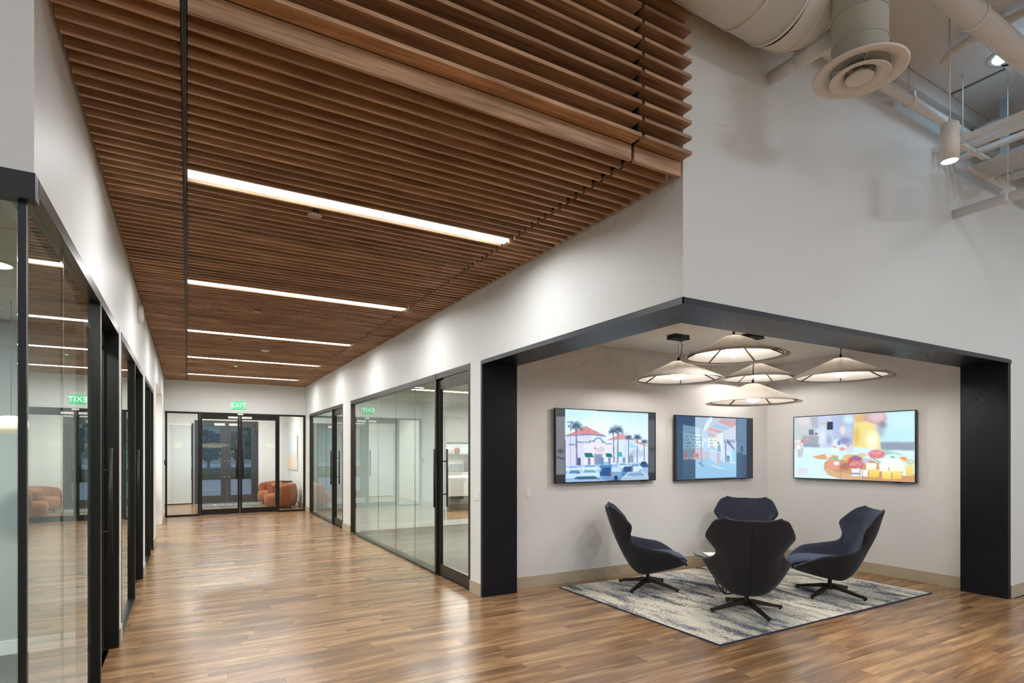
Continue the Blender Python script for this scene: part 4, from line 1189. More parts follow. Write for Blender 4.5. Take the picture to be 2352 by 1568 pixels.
p.poly([(515, 1050), (820, 1020), (1392, 1160), (1392, 1450), (515, 1472)], (150, 196, 226)); p.poly([(515, 1240), (820, 1180), (1392, 1330), (1392, 1450), (515, 1472)], (138, 190, 226)); p.poly([(820, 1180), (900, 1165), (1180, 1270), (1060, 1270)], (190, 216, 232))
p.poly([(815, 845), (975, 850), (975, 1150), (830, 1060)], (196, 222, 240)); 
for k in range(4): p.line(822, 905+48*k, 975, 925+62*k, 7, (120, 150, 180))
p.poly([(965, 890), (1075, 895), (1075, 920), (965, 915)], (214, 200, 204)); p.poly([(975, 915), (1040, 915), (1040, 1140), (975, 1150)], (192, 178, 190))
p.poly([(1075, 880), (1300, 870), (1300, 1120), (1110, 1120)], (206, 226, 246)); p.rect(1155, 690, 1178, 1115, (92, 132, 176)); p.poly([(1190, 640), (1240, 660), (1365, 830), (1345, 850), (1190, 690)], (92, 118, 152)); p.rect(1352, 830, 1364, 1110, (96, 132, 174)); p.poly([(1190, 965), (1250, 980), (1250, 1115), (1225, 1115), (1225, 1000), (1210, 1115), (1190, 1115)], (70, 116, 160))
p.poly([(1300, 845), (1392, 835), (1392, 1115), (1300, 1115)], (150, 206, 240))
p.poly([(1003, 740), (1050, 735), (1062, 880), (985, 885)], (104, 160, 206)); p.ell(1012, 695, 15, 22, (88, 72, 84)); p.ell(1018, 722, 12, 18, (196, 160, 160))
p.line(643, 400, 643, 1120, 9, (84, 120, 164)); p.poly([(560, 1120), (640, 1110), (715, 1205), (660, 1215)], (112, 148, 188)); p.ell(430, 1075, 76, 32, (70, 110, 140)); p.line(365, 1090, 365, 1270, 7, (62, 100, 132)); p.line(500, 1090, 500, 1260, 7, (62, 100, 132))
p.ell(1515, 830, 36, 90, (64, 92, 116), .8, .5); p.rect(1395, 910, 1530, 1490, (64, 100, 138)); p.rect(1530, 960, 1620, 1490, (66, 92, 128))
p.blur(1)
cv2 = p.c

# screen 3: food board
p = Paint([(95, 232), (2228, 100), (2228, 1395), (100, 1322)], (222, 240, 250))
p.rect(90, 90, 500, 770, (196, 204, 210)); p.ell(280, 280, 190, 140, (226, 214, 214), 1, .6); p.ell(230, 500, 150, 150, (198, 206, 200), 1, .4); p.rect(240, 560, 530, 750, (158, 160, 168)); p.rect(270, 715, 560, 770, (132, 150, 164))
p.poly([(360, 170), (600, 150), (560, 430), (420, 420)], (168, 176, 190)); p.poly([(520, 160), (800, 150), (790, 770), (600, 780), (530, 600)], (198, 204, 232)); p.poly([(760, 150), (900, 150), (880, 600), (800, 650)], (176, 188, 226)); p.ell(600, 560, 80, 200, (226, 234, 250), 1, .7); p.ell(720, 640, 60, 130, (150, 156, 190), .8, .7)
p.poly([(890, 150), (1180, 140), (1160, 760), (880, 700)], (176, 184, 214)); p.ell(1060, 260, 130, 110, (206, 238, 250), 1, .6); p.ell(960, 460, 70, 110, (240, 222, 214), 1, .5); p.ell(1060, 480, 90, 130, (186, 208, 232), .9, .6); p.ell(1070, 520, 60, 60, (222, 170, 196), .6, .7); p.ell(1000, 650, 130, 90, (120, 120, 176), .8, .7)
p.poly([(1700, 100), (2230, 80), (2230, 680), (1600, 690)], (190, 236, 252)); p.ell(1980, 300, 300, 200, (206, 240, 252), 1, .8); p.poly([(1620, 670), (2230, 670), (2230, 830), (1640, 820)], (140, 148, 168)); p.ell(1600, 480, 140, 160, (160, 172, 196), .9, .7)
p.poly([(1160, 130), (1700, 100), (1740, 250), (1640, 420), (1480, 330), (1200, 330)], (206, 160, 150)); p.ell(1560, 210, 190, 120, (226, 190, 200), 1, .5); p.ell(1240, 230, 110, 120, (232, 178, 110), 1, .5); p.ell(1670, 360, 100, 90, (120, 116, 140), .8, .7)
p.poly([(1160, 330), (1380, 290), (1500, 350), (1600, 520), (1640, 820), (1130, 800), (1150, 500)], (246, 222, 130)); p.ell(1480, 640, 150, 240, (255, 255, 220), 1, .7); p.ell(1200, 560, 90, 230, (222, 178, 80), .8, .7)
p.blur(4)
p.poly([(90, 770), (800, 790), (1250, 770), (1640, 810), (2230, 825), (2230, 1400), (90, 1335)], (216, 244, 252)); p.blur(2)
p.rect(680, 305, 780, 450, (52, 56, 78)); p.line(550, 345, 690, 325, 16, (214, 180, 120)); p.poly([(355, 450), (440, 450), (440, 545), (355, 545)], (86, 104, 132)); p.ell(490, 525, 36, 22, (150, 80, 90), 1, .4)
p.ell(320, 620, 44, 40, (226, 150, 150), 1, .5); p.ell(240, 665, 36, 34, (206, 110, 96), 1, .5); p.rect(100, 640, 210, 690, (238, 232, 226)); p.rect(100, 690, 260, 800, (222, 206, 214)); p.poly([(150, 810), (265, 790), (240, 950), (165, 950)], (200, 194, 200)); p.ell(170, 770, 40, 42, (255, 255, 252), 1, .3)
p.ell(240, 1215, 130, 85, (228, 218, 228), .9, .4)
p.poly([(420, 940), (650, 890), (900, 930), (780, 990), (520, 985)], (222, 160, 104)); p.poly([(640, 890), (780, 920), (690, 975)], (232, 240, 246)); p.ell(820, 765, 40, 30, (232, 112, 86), 1, .5); p.ell(950, 800, 70, 40, (226, 150, 130), 1, .5); p.ell(820, 830, 90, 80, (240, 250, 254), .8, .5); p.ell(1090, 790, 90, 100, (206, 212, 226), .8, .5); p.ell(1050, 740, 40, 24, (226, 140, 86), 1, .5); p.rect(815, 650, 842, 750, (226, 236, 255)); p.ell(890, 690, 40, 60, (90, 110, 170), .8, .6)
p.poly([(630, 1060), (700, 1000), (1400, 980), (2230, 1260), (2230, 1395), (1200, 1360), (860, 1330), (700, 1270), (630, 1170)], (206, 146, 92))
p.poly([(630, 1130), (860, 1220), (1300, 1270), (1300, 1350), (900, 1340), (690, 1260)], (222, 170, 116))
p.ell(800, 1090, 150, 100, (232, 150, 128), 1, .25); p.ell(850, 1060, 70, 50, (246, 236, 230), 1, .5); p.ell(830, 975, 70, 32, (120, 190, 120), 1, .4); p.ell(1080, 960, 150, 80, (222, 190, 120), 1, .3); p.ell(1000, 1120, 110, 80, (170, 96, 80), .9, .4)
p.ell(1190, 1040, 170, 130, (206, 84, 84), 1, .25); p.ell(1200, 960, 100, 60, (140, 96, 150), .9, .4); p.ell(1360, 1020, 90, 70, (206, 190, 226), .9, .5); p.ell(1560, 890, 170, 90, (226, 110, 118), 1, .25); p.ell(1300, 910, 110, 50, (230, 190, 110), .8, .5)
for k in range(26):
    a = rng.random()*6.28; cx, cy = (1190, 1060) if k < 14 else (1560, 890)
    p.line(cx+rng.integers(-130, 130), cy+rng.integers(-70, 70), cx+rng.integers(-130, 130), cy+rng.integers(-70, 70), 9, (240, 170, 168), .8)
for k in range(9): p.line(1740+20*k, 900-4*k, 1700+45*k-60, 760+18*k, 12, (116, 176, 150))
for k in range(8): p.line(1520, 985, 1440+26*k, 950+12*k, 12, (90, 140, 116))
for k in range(6): p.line(1800, 940, 1850+12*k, 930+10*k, 12, (110, 160, 120))
p.ell(2020, 980, 80, 50, (246, 150, 70), 1, .2); p.ell(2150, 1030, 80, 60, (206, 206, 130), 1, .25); p.ell(2160, 1030, 40, 40, (196, 226, 226), 1, .4)
for (x, y, w_, h_, c1, c2) in ((1420, 1160, 190, 150, (252, 226, 120), (250, 196, 60)), (1650, 1180, 170, 160, (255, 240, 160), (248, 206, 70)), (1830, 1190, 170, 150, (255, 232, 130), (250, 196, 56)), (1270, 1170, 140, 130, (244, 252, 244), (230, 244, 232)), (2060, 1090, 150, 190, (250, 226, 130), (240, 206, 96)),
                               (1370, 1050, 190, 120, (255, 252, 232), (252, 240, 200)), (1600, 1060, 170, 140, (255, 255, 250), (255, 250, 226)), (1770, 1050, 270, 150, (255, 255, 255), (255, 246, 200))):
    p.grad([(x, y), (x+w_, y+6), (x+w_-10, y+h_), (x+8, y+h_)], c1, c2, y, y+h_)
p.ell(1840, 1010, 220, 60, (255, 255, 255), 1, .3); p.rect(1120, 1150, 1255, 1290, (238, 240, 246)); p.rect(1110, 1235, 1260, 1256, (90, 110, 150)); p.poly([(1990, 1270), (2050, 1150), (2075, 1280)], (244, 250, 255))
p.rect(905, 1050, 925, 1345, (150, 100, 150), .45); p.rect(1300, 1050, 1322, 1350, (140, 120, 180), .45)
p.blur(1)
cv3 = p.c

def screen_mat():
    m = bpy.data.materials.new('screen_picture'); m.use_nodes = True
    nt = m.node_tree; b = nt.nodes['Principled BSDF']
    at = nt.nodes.new('ShaderNodeAttribute'); at.attribute_name = 'pic'
    b.inputs['Base Color'].default_value = (0.01, 0.01, 0.012, 1)
    b.inputs['Roughness'].default_value = 0.28
    nt.links.new(at.outputs['Color'], b.inputs['Emission Color'])
    b.inputs['Emission Strength'].default_value = 0.83
    m.cycles.emission_sampling = 'NONE'
    MATS['screen_picture'] = m
screen_mat()
def s2l(c): return np.where(c <= 0.04045, c/12.92, ((c+0.055)/1.055)**2.4)
def picture(cv, w, h, parent):
    """flat picture grid in local xz plane facing -y, with a colour per cell"""
    xs = np.linspace(-w/2, w/2, GW+1); zs = np.linspace(h/2, -h/2, GH+1)
    v = np.zeros((GH+1, GW+1, 3)); v[..., 0] = xs[None, :]; v[..., 2] = zs[:, None]
    i = np.arange(GH)[:, None]; j = np.arange(GW)[None, :]
    a = i*(GW+1)+j
    f = np.stack([a+(GW+1), a+(GW+1)+1, a+1, a], -1).reshape(-1, 4)
    me = bpy.data.meshes.new('picture')
    me.vertices.add(v.size//3); me.vertices.foreach_set('co', v.reshape(-1))
    me.loops.add(f.size); me.loops.foreach_set('vertex_index', f.reshape(-1).astype(np.int32))
    me.polygons.add(len(f)); me.polygons.foreach_set('loop_start', (np.arange(len(f))*4).astype(np.int32))
    me.update(calc_edges=True)
    at = me.attributes.new('pic', 'FLOAT_COLOR', 'FACE')
    c = s2l(np.clip(cv*0.88 + 0.12*np.array([0.80, 0.92, 1.0])*(cv.mean(axis=2, keepdims=True) > 0.42), 0, 1)).reshape(-1, 3)  # pale bluish haze mixed into the colour of brighter cells
    at.data.foreach_set('color', np.concatenate([c, np.ones((len(c), 1))], 1).astype(np.float32).reshape(-1))
    me.materials.append(MATS['screen_picture'])
    o = bpy.data.objects.new('picture', me); C.objects.link(o); o.parent = parent
    return o
emis('txt_red', lin(232, 70, 90), 1.0); emis('txt_blue', lin(80, 130, 220), 1.0); emis('txt_green', lin(60, 190, 120), 1.0); emis('txt_pink', lin(220, 110, 140), 1.0)
emis('txt_dark', lin(66, 80, 112), 1.0); emis('txt_pale', lin(130, 200, 235), 1.0)
mat('tv_bezel', lin(26, 25, 25), 0.35, noise=0.02)
mat('tv_bezel_light', lin(92, 84, 72), 0.4, metal=0.5, noise=0.02)
def tv(loc, rz, cv, label, w=1.655, h=0.925):
    t = empty('wall_screen', loc, rz); tag(t, label, 'screen', 'large screens on the lounge walls')
    MB().box(-w/2+0.004, w/2-0.004, 0.0, 0.03, -h/2+0.004, h/2-0.004).build('panel', 'tv_bezel', t)
    MB().box(-w/2+0.2, w/2-0.2, 0.03, 0.058, -h/2+0.15, h/2-0.15).build('wall_bracket', 'black', t)
    bz = 0.012
    mb = MB().box(-w/2, w/2, -0.004, 0.03, h/2-bz, h/2).box(-w/2, w/2, -0.004, 0.03, -h/2, -h/2+bz).box(-w/2, -w/2+bz, -0.004, 0.03, -h/2+bz, h/2-bz).box(w/2-bz, w/2, -0.004, 0.03, -h/2+bz, h/2-bz)
    mb.build('bezel', 'tv_bezel', t)
    o = picture(cv, w-2*bz, h-2*bz, t); o.location = (0, -0.0015, 0)
    MB().box(w/2-0.25, w/2-0.16, -0.002, 0.02, -h/2-0.008, -h/2).build('sensor_tab', 'black', t)
    return t
TVY = NY-0.06
tv1 = tv((4.719, TVY, 1.708), 0, cv1, 'wide wall screen showing palm trees, shops and parked cars')
tv2 = tv((6.740, TVY, 1.690), 0, cv2, 'wide wall screen showing a bluish hotel lobby picture')
tv3 = tv((NX-0.06, 4.472, 1.700), math.radians(-90), cv3, 'wide wall screen showing a board of meats and cheese')
# lettering on the pictures (positions as fractions of the screen)
def on_tv(tvo, s, fx, fy, size, m, **k):
    w, h = 1.631, 0.901
    return text_mesh('lettering', s, size, m, tvo, (-w/2+fx*w, -0.0022, h/2-fy*h), (math.pi/2, 0, 0), 0.0002, **k)
cols = ['txt_red', 'txt_blue', 'txt_pink', 'txt_blue', 'txt_green', None, 'txt_red', 'txt_green', 'txt_blue', 'txt_green']
for k, ch in enumerate('Party City'):
    if ch != ' ': on_tv(tv1, ch, 0.366+0.0103*k, 0.540, 0.062 if ch in 'PC' else 0.052, cols[k], bold=0.0012).scale = (0.6, 1, 1)
on_tv(tv1, 'HALLOWEEN COSTUMES', 0.415, 0.580, 0.0125, 'txt_red', bold=0.0004)
on_tv(tv1, 'ROSS', 0.772, 0.505, 0.05, 'txt_pale', bold=0.0015)
on_tv(tv2, 'SOUND', 0.682, 0.385, 0.066, 'txt_dark', spacing=1.15, bold=0.0006)
on_tv(tv2, 'HOTEL', 0.805, 0.365, 0.022, 'txt_dark', spacing=1.6)
on_tv(tv2, 'THE', 0.612, 0.40, 0.016, 'txt_dark')

# ================================================================== HALL CEILING SERVICES
# main duct
r_ = 0.28
pts = [(x, 2.385, 4.65) for x in (-3.0, 0.5, 1.2, 1.9, 2.6, 3.3)]
t = empty('main_duct', (0, 0, 0)); tag(t, 'big round white air duct running over the slats to an elbow', 'duct')
MB().tube([(-4.0, 2.385, 4.65), (3.40, 2.385, 4.65)], r_, 40).build('straight_run', 'duct_paint', t)
el = [(3.40, 2.385, 4.65), (3.53, 2.38, 4.662), (3.64, 2.365, 4.70), (3.74, 2.34, 4.755), (3.83, 2.31, 4.82), (3.90, 2.27, 4.90)]
whole = MB().tube(el, r_, 40, cap=False)
for k in range(len(el)-1):
    g = MB(); g.v = whole.v[k*40:(k+2)*40]
    for j in range(40): g.f.append((j, (j+1) % 40, 40+(j+1) % 40, 40+j)); g.sm.append(True)
    g.build('elbow_gore', 'duct_paint', t)
    ring = [Vector(p) for p in g.v[40:]]; c = sum(ring, Vector())/40
    MB().tube([tuple(c+(p-c)*1.012) for p in ring+ring[:1]], 0.006, 6).build('seam_band', 'duct_paint', t)
MB().prism([tuple(p) for p in whole.v[-40:]], (0.002, -0.001, 0.002)).build('end_cap', 'duct_paint', t)
for x in (-1.2, 0.3, 1.7, 2.55, 3.10, 3.39):
    MB().tube([(x-0.012, 2.385, 4.65), (x+0.012, 2.385, 4.65)], r_+0.007, 40).build('seam_band', 'duct_paint', t)
for x in (0.9, 3.3):
    MB().tube([(x, 2.385, 4.9), (x, 2.385, HH)], 0.006, 6).build('hanger_rod', 'pipe_paint', t)
# drop with diffuser
DX, DY, DZ = 3.703, 2.02, 4.062
t = empty('air_diffuser', (DX, DY, DZ)); tag(t, 'round white ceiling diffuser with concentric rings on a duct drop', 'air vent')
MB().tube([(0, 0, 0.0), (0, 0, 1.05)], 0.178, 40).build('drop_duct', 'drop_shade', t)
for z in (0.16, 0.36, 0.56): MB().lathe([(0.178, -0.008), (0.184, -0.004), (0.184, 0.004), (0.178, 0.008)], 40, (0, 0, z), closed=True).build('seam_band', 'drop_shade', t)
MB().lathe([(0.17, 0.02), (0.19, -0.01), (0.235, -0.035), (0.285, -0.045), (0.302, -0.040), (0.302, -0.030), (0.285, -0.033), (0.24, -0.022), (0.20, 0.004), (0.18, 0.03)], 56, closed=True).build('outer_ring', 'white_paint', t)
MB().lathe([(0.085, -0.005), (0.11, -0.045), (0.15, -0.070), (0.19, -0.078), (0.194, -0.070), (0.15, -0.058), (0.115, -0.032), (0.095, 0.0)], 48, closed=True).build('middle_ring', 'white_paint', t)
MB().lathe([(0.001, -0.088), (0.06, -0.086), (0.088, -0.080), (0.09, -0.07), (0.05, -0.03), (0.02, 0.0), (0.001, 0.002)], 36).build('centre_cone', 'white_paint', t)
for k in range(4):
    a = math.radians(45+90*k)
    MB().tube([(0.02*math.cos(a), 0.02*math.sin(a), -0.01), (0.185*math.cos(a), 0.185*math.sin(a), 0.0)], 0.006, 6).build('spider_arm', 'white_paint', t)
t.scale = (0.878, 0.878, 0.878)
# pipes
def pipe(name, label, pts, r, m='pipe_paint', n=20, hangers=(), collars=()):
    t = tag(MB().tube(pts, r, n).build(name, m), label, 'pipe', 'painted pipes under the hall ceiling')
    for (x, y, z) in hangers:
        MB().tube([(x, y, z+r), (x, y, HH)], 0.005, 6).build('hanger_rod', 'pipe_paint', t)
        MB().box(x-0.02, x+0.02, y-r-0.006, y+r+0.006, z-0.0, z+r+0.03).build('clevis', 'pipe_paint', t)
    for (a, b) in collars: MB().tube([a, b], r+0.012, n).build('collar', m, t)
    return t
pipe('sprinkler_pipe', 'white pipe running close to the tall wall behind the diffuser', [(4.1, 2.60, 4.735), (9.5, 2.60, 4.735)], 0.042, hangers=((5.55, 2.60, 4.735), (7.4, 2.60, 4.735)), collars=(((5.54, 2.6, 4.735), (5.57, 2.6, 4.735)),))
pipe('sprinkler_pipe', 'white pipe coming out of the tall wall under the conduits', [(6.64, Y0, 4.0), (6.64, -1.0, 4.0)], 0.045, hangers=((6.64, 2.28, 4.0), (6.64, 0.5, 4.0)), collars=(((6.64, 2.26, 4.0), (6.64, 2.30, 4.0)),))
pipe('sprinkler_pipe', 'short thick pipe leaving the wall left of the diffuser', [(3.78, Y0, 4.415), (3.78, 2.22, 4.415)], 0.045, collars=(((3.78, 2.5, 4.415), (3.78, 2.22, 4.415)),))
pipe('sprinkler_pipe', 'thick white pipe crossing the top right corner', [(4.4, 1.90, 4.80), (9.5, 1.90, 4.80)], 0.085, collars=(((4.95, 1.9, 4.8), (4.98, 1.9, 4.8)),))
pipe('sprinkler_pipe', 'second white pipe in the extreme top right corner', [(4.0, 1.55, 4.90), (9.5, 1.55, 4.90)], 0.06)
pipe('sprinkler_pipe', 'thin elbowed pipe just below the hall ceiling', [(5.58, 2.36, 4.92), (5.585, 2.30, 4.99), (5.60, 2.20, 5.02), (5.60, 0.9, 5.02)], 0.032, hangers=((5.60, 1.98, 5.02),))
t = tag(MB().lathe([(0.04, -0.13), (0.055, -0.125), (0.055, 0.10), (0.04, 0.10), (0.04, -0.12)], 24, closed=True).xf(Matrix.Rotation(math.radians(90), 4, 'X')).build('pipe_stub', 'pipe_paint', loc=(7.05, 2.56, 4.92)), 'open white pipe end beside the truss', 'pipe')
# conduit bundle on rails (cable tray)
t = empty('conduit_bundle', (0, 0, 0)); tag(t, 'bundle of parallel white conduits on rails running out from the wall', 'conduits')
for k in range(13):
    x = 6.66+0.034*k
    ye = 2.62 - 0.004*(k % 3)
    c = MB().tube([(x, ye, 4.42), (x, -1.0, 4.42)], 0.0118, 8).build('conduit', 'pipe_paint', t)
    MB().tube([(x, ye+0.002, 4.42), (x, ye-0.05, 4.42)], 0.018, 8).build('connector', 'white_paint', c)
for k in range(6):
    x = 7.13+0.032*k
    c = MB().tube([(x, 2.55, 4.40), (x, -1.0, 4.40)], 0.0112, 8).build('conduit', 'pipe_paint', t)
    MB().tube([(x, 2.552, 4.40), (x, 2.50, 4.40)], 0.017, 8).build('connector', 'white_paint', c)
for (x, z, w_, h_) in ((6.22, 4.49, 0.05, 0.055), (6.31, 4.475, 0.035, 0.04), (6.42, 4.50, 0.05, 0.05), (6.53, 4.47, 0.04, 0.04), (6.61, 4.49, 0.02, 0.05)):
    MB().box(x-w_/2, x+w_/2, -1.0, Y0, z, z+h_).build('rail', 'pipe_paint', t)
for y in (2.46, 1.72, 1.0):
    MB().box(6.18, 7.34, y-0.02, y+0.02, 4.438, 4.468).build('cross_bar', 'pipe_paint', t)
    MB().tube([(6.20, y, 4.46), (6.20, y, HH)], 0.006, 6).build('hanger_rod', 'pipe_paint', t)
# truss
t = empty('roof_truss', (0, 0, 0)); tag(t, 'pale steel truss members above the conduits, tinted blue as by skylight', 'truss')
MB().box(6.98, 7.03, 2.40, 2.46, 4.55, HH).build('vertical_post', 'steel_skylit', t)
for (a, b) in (((7.15, 2.30, 4.55), (7.75, 2.30, HH)), ((7.22, 2.24, 4.55), (8.1, 2.24, HH))):
    MB().tube([a, b], 0.028, 4).build('diagonal_brace', 'steel_skylit', t)
MB().box(6.9, 13.9, 2.20, 2.46, 4.50, 4.55).build('bottom_chord', 'steel_skylit', t)
# wall/ceiling ledge angle
struct('trim_4', MB().box(W, 14, Y0-0.05, Y0, HH-0.16, HH-0.002), 'ceil_hall', 'pale ledger strip at the top of the tall wall')
# ceiling sheets with gaps
mat('ceil_gap', lin(26, 22, 18), 0.9)
chh = bpy.data.objects['ceiling_hall']
for (x0, x1, y0, y1) in ((4.0, 6.42, 1.2, 2.655), (6.46, 9.0, 1.2, 2.655), (1.6, 3.96, 1.2, 2.655)):
    MB().box(x0, x1, y0, y1, HH-0.018, HH).build('ceiling_sheet', 'ceil_hall', chh)
MB().box(6.42, 6.46, 1.2, 2.655, HH-0.004, HH).build('gap_strip', 'ceil_gap', chh)
MB().box(6.30, 6.50, 2.16, 2.22, HH-0.03, HH-0.018).build('patch_plate', 'ceil_hall', chh)
# skylights
for (x, y, r, lab) in ((6.24, 2.13, 0.12, 'round bright skylight partly behind the thick pipe'), (6.03, 1.80, 0.11, 'bright blue skylight at the top right edge')):
    t = empty('skylight', (x, y, HH-0.018)); tag(t, lab, 'skylight', 'tubular skylights of the hall')
    MB().lathe([(r, 0), (r+0.035, 0), (r+0.035, -0.012), (r, -0.012)], 32, closed=True).build('ring', 'white_paint', t)
    MB().lathe([(r, 0.0), (r, -0.006)], 32).build('lens', 'skylight_emit', t)
emis('fill_emit', (0.84, 0.93, 1.0, 1), 3.0)
for i, (x, y) in enumerate(((-3.4, -1.6), (0.6, -2.4), (4.6, -1.6), (8.6, -1.0), (11.6, -1.0), (-1.4, -5.2), (2.6, -5.2), (6.6, -5.2))):  # unseen panels added overhead to brighten the tall wall and hall
    t = empty('fill_light', (x, y, HH)); tag(t, 'square overhead panel added behind the viewpoint to light the tall wall', 'skylight', 'added light panels over the hall')
    MB().box(-0.66, 0.66, -0.66, -0.6, -0.05, 0).box(-0.66, 0.66, 0.6, 0.66, -0.05, 0).box(-0.66, -0.6, -0.6, 0.6, -0.05, 0).box(0.6, 0.66, -0.6, 0.6, -0.05, 0).build('curb', 'white_paint', t)
    MB().box(-0.6, 0.6, -0.6, 0.6, -0.012, -0.004).build('lens', 'fill_emit', t)
    area_lamp(t, (0, 0, -0.014), 1.19, 1.19, FILL_E, (0.84, 0.93, 1.0))
# cylinder pendants of the hall
def cyl_pendant(x, y, lab, z0=3.88, lit=True):
    t = empty('cylinder_pendant', (x, y, z0)); tag(t, lab, 'pendant lamp', 'cylinder pendants of the hall')
    MB().lathe([(0.061, 0.0), (0.061, 0.285), (0.052, 0.29), (0.052, 0.2), (0.055, 0.01), (0.055, 0.0)], 32, closed=True).build('body', 'white_paint', t)
    MB().lathe([(0.058, 0.284), (0.058, 0.288)], 32).build('top_plate', 'white_paint', t)
    MB().lathe([(0.0548, 0.004), (0.0548, 0.010)], 32).build('lens', 'pend_emit', t)
    MB().tube([(0, 0, 0.288), (0, 0, HH-0.018-z0)], 0.007, 8).build('stem', 'white_paint', t)
    ld = bpy.data.lights.new('lamp_light', 'SPOT'); ld.energy = SPOT_W; ld.spot_size = math.radians(40); ld.spot_blend = 0.8
    ld.color = (1.0, 0.95, 0.88); ld.shadow_soft_size = 0.05
    lo = bpy.data.objects.new('lamp_light', ld); C.objects.link(lo); lo.parent = t; lo.location = (0, 0, -0.01)
    return t
cyl_pendant(5.13, 2.12, 'white cylinder pendant lamp lit on a rod before the tall wall')
k = 0
for (x, y) in ((-3.2, -3.6), (2.6, -3.4), (6.6, -3.2), (2.0, -0.9)):  # further pendants out of view, added for the hall's light
    cyl_pendant(x, y, 'white cylinder pendant lamp added behind the viewpoint to light the hall')
cyl_pendant(9.2, 1.2, 'white cylinder pendant lamp added just right of the frame to light the hall')

# ================================================================== ROOM CONTENTS
# office lights
def office_light(x, y, z, lx, ly, lab, k=1.0):
    t = empty('office_light', (x, y, z)); tag(t, lab, 'ceiling light')
    MB().box(-lx/2, lx/2, -ly/2, ly/2, -0.045, 0.0).build('housing', 'white_plastic', t)
    MB().box(-lx/2+0.008, lx/2-0.008, -ly/2+0.008, ly/2-0.008, -0.05, -0.045).build('lens', 'office_emit', t)
    area_lamp(t, (0, 0, -0.052), lx-0.02, ly-0.02, OFFICE_E*k, (1.0, 1.0, 0.96))
office_light(4.1, 9.15, 2.74, 1.6, 0.14, 'white bar light on the near right office ceiling')
office_light(6.6, 8.4, 2.74, 1.6, 0.14, 'second white bar light deeper in the near right office')
office_light(4.0, 14.2, 2.74, 1.2, 0.14, 'white bar light on the far right office ceiling')
office_light(7.2, 14.0, 2.95, 3.6, 0.10, 'long white bar light over the kitchen island')
office_light(7.4, 16.2, 2.95, 3.6, 0.10, 'second long white bar light over the kitchen')
office_light(-2.4, 7.4, 2.72, 1.2, 0.14, 'white bar light in the second left office')
office_light(-2.4, 10.2, 2.72, 1.2, 0.14, 'white bar light in the third left office')
office_light(-1.5, 13.6, 2.93, 1.2, 0.14, 'white bar light in the side passage')
office_light(1.0, 18.7, 3.1, 2.2, 0.16, 'white bar light on the vestibule ceiling', 0.75)
# downlights and vent of the left meeting room
for (x, y, lab) in ((-0.955, 4.24, 'bright downlight in the left meeting room ceiling near the corner'), (-2.6, 4.5, 'downlight deeper in the left meeting room'), (-4.4, 4.5, 'downlight far inside the left meeting room')):
    t = empty('downlight', (x, y, 2.69)); tag(t, lab, 'ceiling light', 'downlights of the left meeting room')
    MB().lathe([(0.085, 0.0), (0.10, 0.0), (0.10, -0.006), (0.085, -0.006)], 28, closed=True).build('trim_ring', 'white_plastic', t)
    MB().lathe([(0.084, -0.001), (0.084, -0.004)], 28).build('lens', 'office_emit', t)
    area_lamp(t, (0, 0, -0.007), 0.14, 0.14, OFFICE_E*4.6, (1.0, 1.0, 0.96))
t = empty('ceiling_vent', (-1.42, 5.26, 2.69)); tag(t, 'square slotted vent in the left meeting room ceiling', 'air vent')
MB().box(-0.25, 0.25, -0.22, 0.22, -0.008, 0).build('frame', 'white_plastic', t)
for k in range(7): MB().box(-0.21, 0.21, -0.18+0.055*k, -0.15+0.055*k, -0.016, -0.008).build('louver', 'grey_shelf', t)
# small bubble pendant inside the left room
t = empty('bubble_pendant', (-1.075, 5.2, 1.818)); tag(t, 'small ribbed cream bubble lamp glowing behind the left glass', 'pendant lamp')
prof = []
for k in range(15):
    a = -math.pi/2+math.pi*k/14
    prof.append((max(0.02, 0.095*math.cos(a)**0.6 if math.cos(a) > 0 else 0.02), 0.062*math.sin(a)))
mb = MB().lathe(prof, 64)
mb.v = [((v[0]*(1+0.04*math.cos(16*math.atan2(v[1], v[0])))), (v[1]*(1+0.04*math.cos(16*math.atan2(v[1], v[0])))), v[2]) for v in mb.v]
mat('paper_lamp', lin(230, 214, 186), 0.8, noise=0.05, nscale=20, emit=(1, 0.86, 0.66, 1), estr=0.35)
mb.build('shade', 'paper_lamp', t)
MB().tube([(0, 0, 0.06), (0, 0, 0.872)], 0.0018, 6).build('cord', 'grey_shelf', t)
# saucer lamp and bubble lamp of the hall (seen mirrored in the entrance glass)
for (x, y, z, rx, rz_, lab) in ((1.35, -3.0, 2.06, 0.75, 0.12, 'wide glowing saucer lamp hanging in the hall behind the viewpoint'), (-0.55, -2.6, 2.05, 0.28, 0.19, 'glowing bubble lamp hanging in the hall behind the viewpoint')):
    t = empty('saucer_pendant', (x, y, z)); tag(t, lab, 'pendant lamp')
    MB().sphere((0, 0, 0), rx, 40, 14, rz_).build('shade', 'warm_lamp', t)
    MB().tube([(0, 0, rz_*0.98), (0, 0, HH-z)], 0.004, 6).build('cord', 'black', t)

